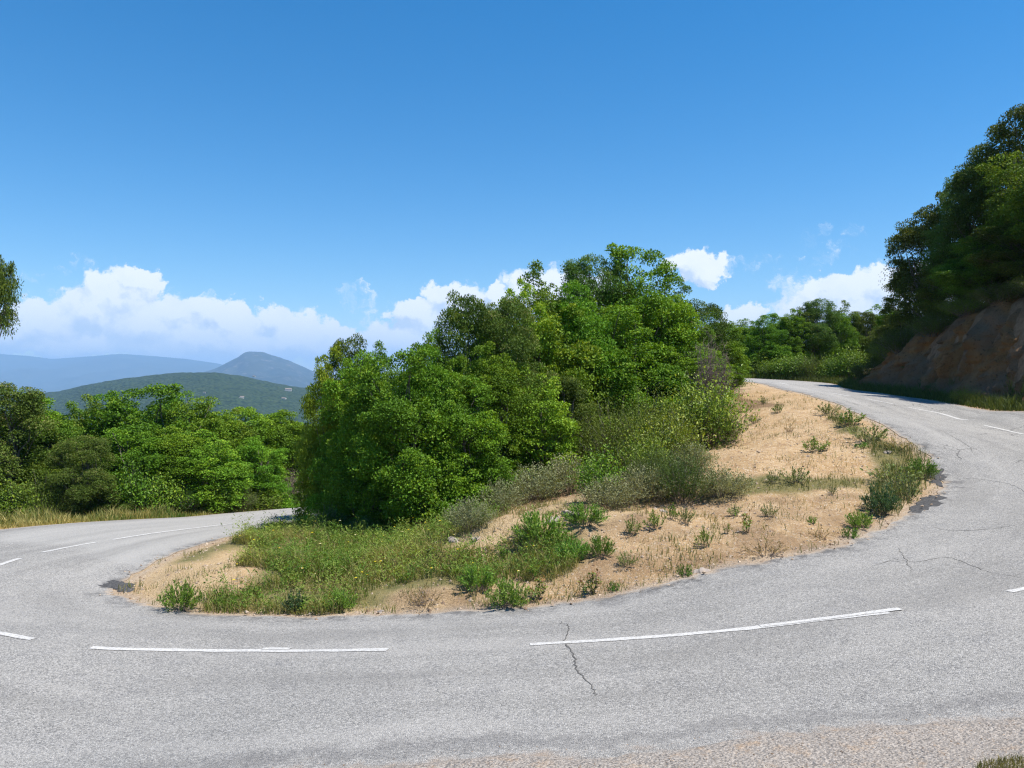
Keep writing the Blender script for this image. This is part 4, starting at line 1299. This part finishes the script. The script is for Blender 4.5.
# meadow on the left of the island
def meadow(n, lo, hi, plant=False):
    x, y, z, sd, isl, off, io, px, py = scatter(n, -8, 3.5, 9.4, 20)
    jx = px + 26 * fbm(x * 1.1, y * 1.1, 61, 4); jy = py + 11 * fbm(x * 1.1, y * 1.1, 62, 4)
    m = inpoly_px(jx, jy, ZONES['green'][0])
    patchy = fbm(x * .9, y * .9, 101, 4)
    dn = np.where(m, np.clip(.62 + .8 * patchy, .08, 1), 0)
    m = isl & (sd > .12) & (gr.random(n) < dn)
    q = np.where(m)[0]
    return x[q], y[q], z[q], patchy[q], fbm(x[q] * 1.1, y[q] * 1.1, 102, 3), fbm(x[q] * 2.7, y[q] * 2.7, 103, 3)
x, y, z, pt, hue, tall = meadow(230000, .1, .3)
f = np.clip(.62 + .6 * hue + gr.normal(0, .25, len(x)), 0, 1)
tn = mixc((.11, .165, .026), (.31, .28, .095), f)
dryk = gr.random(len(x)) < .2; tn[dryk] = np.array([.42, .34, .16])
add_blades(x, y, z, gr.uniform(.07, .26, len(x)) * (1 + .6 * tall), gr.uniform(.006, .013, len(x)), tn, lean=1.0)
# leafy weeds among the grass: small sprays of leaves
x, y, z, pt, hue, tall = meadow(15000, .1, .3)
np_ = 16
h = gr.uniform(.12, .42, len(x)) * (1 + .5 * tall)
t_ = gr.uniform(.25, 1, (len(x), np_))
an = gr.uniform(0, 6.28, (len(x), np_)); ro = .05 * gr.random((len(x), np_))
lx = gr.normal(0, .09, (len(x), 1)) * t_
pp = np.stack([x[:, None] + lx + ro * np.cos(an), y[:, None] + gr.normal(0, .09, (len(x), 1)) * t_ + ro * np.sin(an), z[:, None] + h[:, None] * t_], -1).reshape(-1, 3)
axl = np.stack([np.cos(an), np.sin(an), gr.uniform(.1, 1.0, an.shape)], -1).reshape(-1, 3)
nl = unit(np.array([0, 0, 1.]) + .5 * gr.normal(size=pp.shape))
ff = np.repeat(np.clip(.5 + .5 * hue + gr.normal(0, .25, len(x)), 0, 1), np_)
tl = mixc((.085, .17, .018), (.26, .31, .06), ff) * gr.uniform(.8, 1.2, (len(pp), 1))
lv, lf, lt = leaves(pp, axl, nl, gr.uniform(.035, .075, len(pp)), gr.uniform(.009, .022, len(pp)), tl)
o = sum(len(i) for i in V_); V_.append(lv); Q_.append(lf + o); C_.append(lt)
# sparse tufts everywhere else on the inside of the bend
x, y, z, sd, isl, off, io, px, py = scatter(260000, -8, 11, 9.4, 30)
tuft = fbm(x * 2.1, y * 2.1, 111, 4)
den = np.where(px < 330, .34, .13) * (tuft > .05) + .35 * (tuft > .48) * (px < 720) * (px > 430) * (sd < 6)
strip = inpoly_px(px, py + 2 * tuft, [(690, 480), (870, 479), (872, 488), (700, 496)])
den = np.where(strip, .35, den)
apex = inpoly_px(px + 8 * tuft, py + 4 * tuft, ZONES['green'][2]); den = np.where(apex, .8 * (tuft > -.3), den)
mat = inpoly_px(px + 14 * tuft, py + 5 * tuft, [(370, 592), (520, 572), (600, 575), (640, 590), (500, 618), (370, 618)]); den = np.where(mat, .55 * (tuft > -.25), den)
slope = inpoly_px(px + 8 * tuft, py, [(470, 500), (560, 455), (720, 430), (735, 495), (690, 505), (580, 520), (500, 530)]); den = np.where(slope, .30 * (tuft > -.2), den)
q = np.where(isl & (sd > .06) & (gr.random(len(x)) < den))[0]
tn = mixc((.08, .12, .025), (.34, .28, .13), np.clip(gr.beta(1.2, 1.2, len(q)), 0, 1))
ap = apex[q]; tn[ap] = mixc((.06, .11, .03), (.22, .21, .08), gr.random(ap.sum()))
add_blades(x[q], y[q], z[q], np.where(ap, gr.uniform(.1, .3, len(q)), gr.uniform(.04, .17, len(q))), gr.uniform(.006, .013, len(q)), tn, lean=.9)
# left verge beyond the road
x, y, z, sd, isl, off, io, px, py = scatter(260000, -24, -5, 14, 40)
q = np.where(off & (sd > .1) & (sd < 2.6) & (gr.random(len(x)) < .9))[0]
f = np.clip(smooth(-10.5, -12.5, x[q]) * .6 + .3 * fbm(x[q], y[q], 131, 3) + gr.normal(0.1, .25, len(q)) - .25 * smooth(1.2, 2.2, sd[q]), 0, 1)
tn = mixc((.075, .14, .02), (.46, .37, .15), f)
add_blades(x[q], y[q], z[q], gr.uniform(.08, .42, len(q)) * (.4 + .6 * smooth(.1, .9, sd[q])) * (1 + .6 * fbm(x[q] * 1.7, y[q] * 1.7, 132, 3)), gr.uniform(.012, .026, len(q)), tn, lean=.7)
# foot of the bank and far crest
x, y, z, sd, isl, off, io, px, py = scatter(300000, 13, 24, 12, 54)
bk = off & (sd > .08) & (sd < 1.5) & (io > 13.5 / 23 * NS)
q = np.where(bk & (gr.random(len(x)) < .75))[0]
tn = mixc((.045, .075, .015), (.13, .15, .04), gr.random(len(q)))
add_blades(x[q], y[q], z[q], gr.uniform(.12, .6, len(q)) * (.5 + .5 * smooth(.1, .6, sd[q])), gr.uniform(.012, .03, len(q)), tn, lean=.7)
x, y, z, sd, isl, off, io, px, py = scatter(60000, 5, 26, 46, 60)
q = np.where(off & (sd > .05) & (sd < 2.5))[0]
tn = mixc((.06, .13, .015), (.20, .22, .05), gr.random(len(q)))
add_blades(x[q], y[q], z[q], gr.uniform(.1, .4, len(q)), gr.uniform(.02, .04, len(q)), tn, lean=.6)
# a few tufts on the near gravel by the camera
x, y, z, sd, isl, off, io, px, py = scatter(30000, 2.2, 4.2, 3.6, 4.8)
q = np.where(off & (inpoly_px(px, py, [(970, 800), (978, 765), (1000, 760), (1040, 757), (1080, 800)])))[0][:2500]
add_blades(x[q], y[q], z[q], gr.uniform(.02, .07, len(q)), gr.uniform(.003, .006, len(q)), mixc((.10, .11, .03), (.28, .24, .12), gr.random(len(q))), lean=.9)
g = link('grass', mesh_np('grass', np.vstack(V_), np.vstack(Q_), np.vstack(T_), tint=np.vstack(C_)), M['grass'])
g['kind'] = 'stuff'; tag(g, 'loose meadow grass and dry verge grass beside the road', 'grass')

# wild flowers: yellow and white heads on thin stalks
x, y, z, sd, isl, off, io, px, py = scatter(9000, -6.5, 1.5, 10, 16)
q = np.where(isl & (sd > .25) & inpoly_px(px, py, [(215, 605), (240, 540), (420, 525), (540, 555), (530, 590), (380, 605)]))[0][:50]
vs = []; fs = []; ts = []; o = 0
for i in q:
    h = gr.uniform(.25, .42); c = np.array([x[i], y[i], z[i] + h]); r = gr.uniform(.012, .024)
    for k in range(5):
        a = k * 1.2566; ax = np.array([[math.cos(a), math.sin(a), .35]])
        v, f, t = leaves(c[None], ax, np.array([[0, 0, 1.]]), r * 1.3, r, np.array([[.75, .55, .03]]) if gr.random() < .85 else np.array([[.8, .8, .75]]))
        vs.append(v); fs.append(f + o); ts.append(t); o += 4
    w_ = .003
    v = np.array([(x[i] - w_, y[i], z[i]), (x[i] + w_, y[i], z[i]), (x[i] + w_, y[i], z[i] + h), (x[i] - w_, y[i], z[i] + h)]); vs.append(v); fs.append(np.array([[0, 1, 2, 3]]) + o); ts.append(np.full((4, 3), (.09, .14, .03))); o += 4
g = link('wildflowers', mesh_np('wildflowers', np.vstack(vs), np.vstack(fs), tint=np.vstack(ts)), M['grass'])
g['kind'] = 'stuff'; tag(g, 'scattered yellow wildflowers in the meadow grass', 'wildflowers')

# gravel and crumbs of earth
def gravel(n, reg, r0, r1):
    x, y, z, sd, isl, off, io, px, py = scatter(n, *reg)
    m = (isl & (sd > 0) & (gr.random(n) < np.where(sd < .5, .9, .28))) | (off & (y < 9) & (sd > -.3) & (sd < 3) & (x > -9))
    m |= (sd < 0) & (sd > -.25) & (gr.random(n) < .12) & (y < 20)
    q = np.where(m)[0]; x, y, z = x[q], y[q], z[q] + np.where(sd[q] < 0, .06, 0)
    r = r0 + (r1 - r0) * gr.random(len(q)) ** 4
    oct_ = np.array([(1, 0, 0), (-1, 0, 0), (0, 1, 0), (0, -1, 0), (0, 0, .7), (0, 0, -.7)], float)
    v = np.stack([x, y, z], 1)[:, None, :] + oct_[None] * gr.uniform(.6, 1.3, (len(q), 6, 3)) * r[:, None, None] + gr.normal(0, .15, (len(q), 6, 3)) * r[:, None, None]
    t = np.array([(0, 2, 4), (2, 1, 4), (1, 3, 4), (3, 0, 4), (2, 0, 5), (1, 2, 5), (3, 1, 5), (0, 3, 5)])
    tr = (np.arange(len(q))[:, None, None] * 6 + t[None]).reshape(-1, 3)
    tn = mixc((.17, .11, .07), (.46, .37, .28), gr.random(len(q)))
    return v.reshape(-1, 3), tr, np.repeat(tn, 6, 0)
a = gravel(42000, (-7.5, 10, 9.3, 20), .006, .035); b = gravel(16000, (-5, 6, 3.3, 6), .003, .009)
g = link('gravel', mesh_np('gravel', np.vstack([a[0], b[0]]), tris=np.vstack([a[1], b[1] + len(a[0])]), tint=np.vstack([a[2], b[2]])), None)
m, nt = new_mat('pebble'); finish(nt, nt.attr('tint', 'Color'), .9, .2); g.data.materials.append(m)
g['kind'] = 'stuff'; tag(g, 'loose gravel and earth crumbs on the verge', 'gravel')

# ------------------------------------------------------------------ sun, sky, air, camera
EL, AZ = R(65), R(106)
to_sun = Vector((math.cos(EL) * math.sin(AZ), math.cos(EL) * math.cos(AZ), math.sin(EL)))
L = bpy.data.lights.new('sun', 'SUN'); L.energy = 4.9; L.angle = R(.53); L.color = (1, .94, .85)
so = bpy.data.objects.new('sun', L); C.objects.link(so); so.rotation_euler = to_sun.to_track_quat('Z', 'Y').to_euler(); so.location = (20, 0, 40)

w = bpy.data.worlds.new('World'); sc.world = w; w.use_nodes = True
nt = NT(w.node_tree)
sky = nt.new('ShaderNodeTexSky'); sky.sky_type = 'NISHITA'; sky.sun_disc = False
sky.sun_elevation = EL; sky.sun_rotation = AZ; sky.altitude = 300; sky.air_density = 1.0; sky.dust_density = .15; sky.ozone_density = 2.2
bg = nt.new('ShaderNodeBackground'); bg.inputs[1].default_value = .099; hsv = nt.new('ShaderNodeHueSaturation'); hsv.inputs['Saturation'].default_value = 1.46; hsv.inputs['Hue'].default_value = .498
nt.link(sky.outputs[0], hsv.inputs['Color']); nt.link(hsv.outputs[0], bg.inputs[0])
gen = nt.new('ShaderNodeTexCoord').outputs['Generated']
sp = nt.new('ShaderNodeSeparateXYZ'); nt.link(gen, sp.inputs[0])
yy = nt.math('MAXIMUM', sp.outputs[1], .05)
u = nt.math('DIVIDE', sp.outputs[0], yy); v = nt.math('DIVIDE', sp.outputs[2], yy)
cb = nt.new('ShaderNodeCombineXYZ'); nt.link(u, cb.inputs[0]); nt.link(v, cb.inputs[1])
BL = [(119, 298, 38, 26, 1), (138, 279, 22, 11, 1), (98, 310, 40, 26, 1), (40, 324, 48, 22, 1), (10, 336, 50, 16, 1), (150, 328, 60, 30, 1), (180, 316, 34, 18, 1), (232, 323, 30, 19, 1),
      (208, 311, 17, 12, .75), (276, 320, 22, 18, 1), (300, 338, 44, 20, 1), (220, 344, 90, 20, 1), (345, 345, 52, 18, 1), (70, 346, 80, 12, 1),
      (357, 293, 20, 12, .62), (372, 312, 16, 12, .55), (450, 295, 26, 13, 1), (420, 316, 26, 15, 1), (400, 341, 50, 18, 1), (497, 296, 16, 8, 1), (470, 314, 44, 22, 1), (560, 300, 60, 30, 1),
      (700, 265, 31, 16, 1), (741, 318, 26, 15, 1), (842, 293, 50, 19, 1), (882, 285, 26, 19, 1), (850, 305, 70, 22, 1), (960, 300, 80, 40, 1), (833, 243, 24, 14, .5), (778, 270, 36, 14, .5),
      (90, 300, 70, 34, .45)]
def cloud_density(vec):
    n1 = nt.noise(vec, 16, 5, .58, 0, 1); n2 = nt.noise(vec, 48, 5, .62, 0, 1)
    p = nt.vmath('ADD', vec, nt.vmath('MULTIPLY', nt.vmath('SUBTRACT', n1, (.5, .5, .5)), (.06, .05, 0)))
    p = nt.vmath('ADD', p, nt.vmath('MULTIPLY', nt.vmath('SUBTRACT', n2, (.5, .5, .5)), (.052, .046, 0)))
    acc = None
    for px, py, ra, rb, k in BL:
        m_ = nt.new('ShaderNodeMapping'); m_.vector_type = 'POINT'
        sx, sy = F / ra / 1.12, F / rb / 1.12
        m_.inputs['Scale'].default_value = (sx, sy, 0)
        m_.inputs['Location'].default_value = (-(px - 512) / F * sx, -(384 - py) / F * sy, 0)
        nt.link(p, m_.inputs['Vector'])
        q = nt.math('SUBTRACT', 1.0, nt.vmath('LENGTH', m_.outputs[0]))
        if k != 1:
            q = nt.math('MINIMUM', q, k * .30 - .235)
        if acc is None:
            acc = q
        else:
            s_ = nt.new('ShaderNodeMath'); s_.operation = 'SMOOTH_MAX'; s_.inputs[2].default_value = .12
            nt.link(acc, s_.inputs[0]); nt.link(q, s_.inputs[1]); acc = s_.outputs[0]
    fine = nt.noise(p, 45, 7, .65)
    return nt.math('ADD', acc, nt.math('MULTIPLY', nt.math('SUBTRACT', fine, .5), .6)), fine
dens, fine = cloud_density(cb.outputs[0])
dens2, _ = cloud_density(nt.vmath('ADD', cb.outputs[0], (.012, .018, 0)))
alpha = nt.ramp(dens, -.10, .16)
alpha = nt.math('MULTIPLY', alpha, nt.ramp(sp.outputs[1], .05, .2))
# thicker towards the light means a hollow; thinner means a lit bulge
lit = nt.math('MULTIPLY_ADD', nt.math('SUBTRACT', dens, dens2), 1.6, .70, clamp=True)
big = nt.noise(cb.outputs[0], 22, 4, .6)
lit = nt.math('MULTIPLY_ADD', nt.math('SUBTRACT', big, .5), .9, lit, clamp=True)
low = nt.ramp(v, .02, .10)
lit = nt.math('MULTIPLY', lit, nt.math('MULTIPLY_ADD', low, .45, .55))
ccol = nt.mix(lit, (.60, .69, .82), (1, 1, 1))
cbk = nt.new('ShaderNodeBackground'); nt.link(ccol, cbk.inputs[0]); cbk.inputs[1].default_value = .76
mx = nt.new('ShaderNodeMixShader'); nt.link(nt.math('MULTIPLY', alpha, .93), mx.inputs[0]); nt.link(bg.outputs[0], mx.inputs[1]); nt.link(cbk.outputs[0], mx.inputs[2])
wo = nt.new('ShaderNodeOutputWorld'); nt.link(mx.outputs[0], wo.inputs[0])
w.cycles.sampling_method = 'MANUAL'; w.cycles.sample_map_resolution = 512

# air
hb_ = np.array([(x, y, z) for z in (-215.0, 800.0) for y in (-400.0, 24000.0) for x in (-26000.0, 9000.0)])
hf = np.array([(0, 2, 3, 1), (4, 5, 7, 6), (0, 1, 5, 4), (2, 6, 7, 3), (0, 4, 6, 2), (1, 3, 7, 5)])
m = bpy.data.materials.new('air'); m.use_nodes = True; t = m.node_tree; t.nodes.clear()
pv = t.nodes.new('ShaderNodeVolumePrincipled'); pv.inputs['Color'].default_value = (.40, .65, 1, 1); pv.inputs['Density'].default_value = 8.6e-5; pv.inputs['Anisotropy'].default_value = 0
oo = t.nodes.new('ShaderNodeOutputMaterial'); t.links.new(pv.outputs[0], oo.inputs['Volume'])
hz = link('haze', mesh_np('haze', hb_, hf), m, kind='stuff'); tag(hz, 'thin blue haze filling the air over the valley', 'haze')

cam = bpy.data.cameras.new('camera'); cam.sensor_width = 36; cam.lens = 36 * F / 1024; cam.clip_start = .05; cam.clip_end = 60000
co = bpy.data.objects.new('camera', cam); C.objects.link(co); co.location = (0, 0, 0); co.rotation_euler = (R(90), 0, 0)
sc.camera = co
sc.view_settings.view_transform = 'Standard'; sc.view_settings.look = 'None'; sc.view_settings.gamma = 1; sc.view_settings.exposure = .70
sc.render.engine = 'CYCLES'
sc.cycles.filter_width = 1.25
sc.cycles.use_denoising = True
sc.cycles.denoising_prefilter = 'NONE'
sc.cycles.use_adaptive_sampling = False
sc.cycles.sample_clamp_indirect = 4
sc.cycles.max_bounces = 6; sc.cycles.diffuse_bounces = 3; sc.cycles.glossy_bounces = 2; sc.cycles.transmission_bounces = 4; sc.cycles.volume_bounces = 1; sc.cycles.transparent_max_bounces = 8
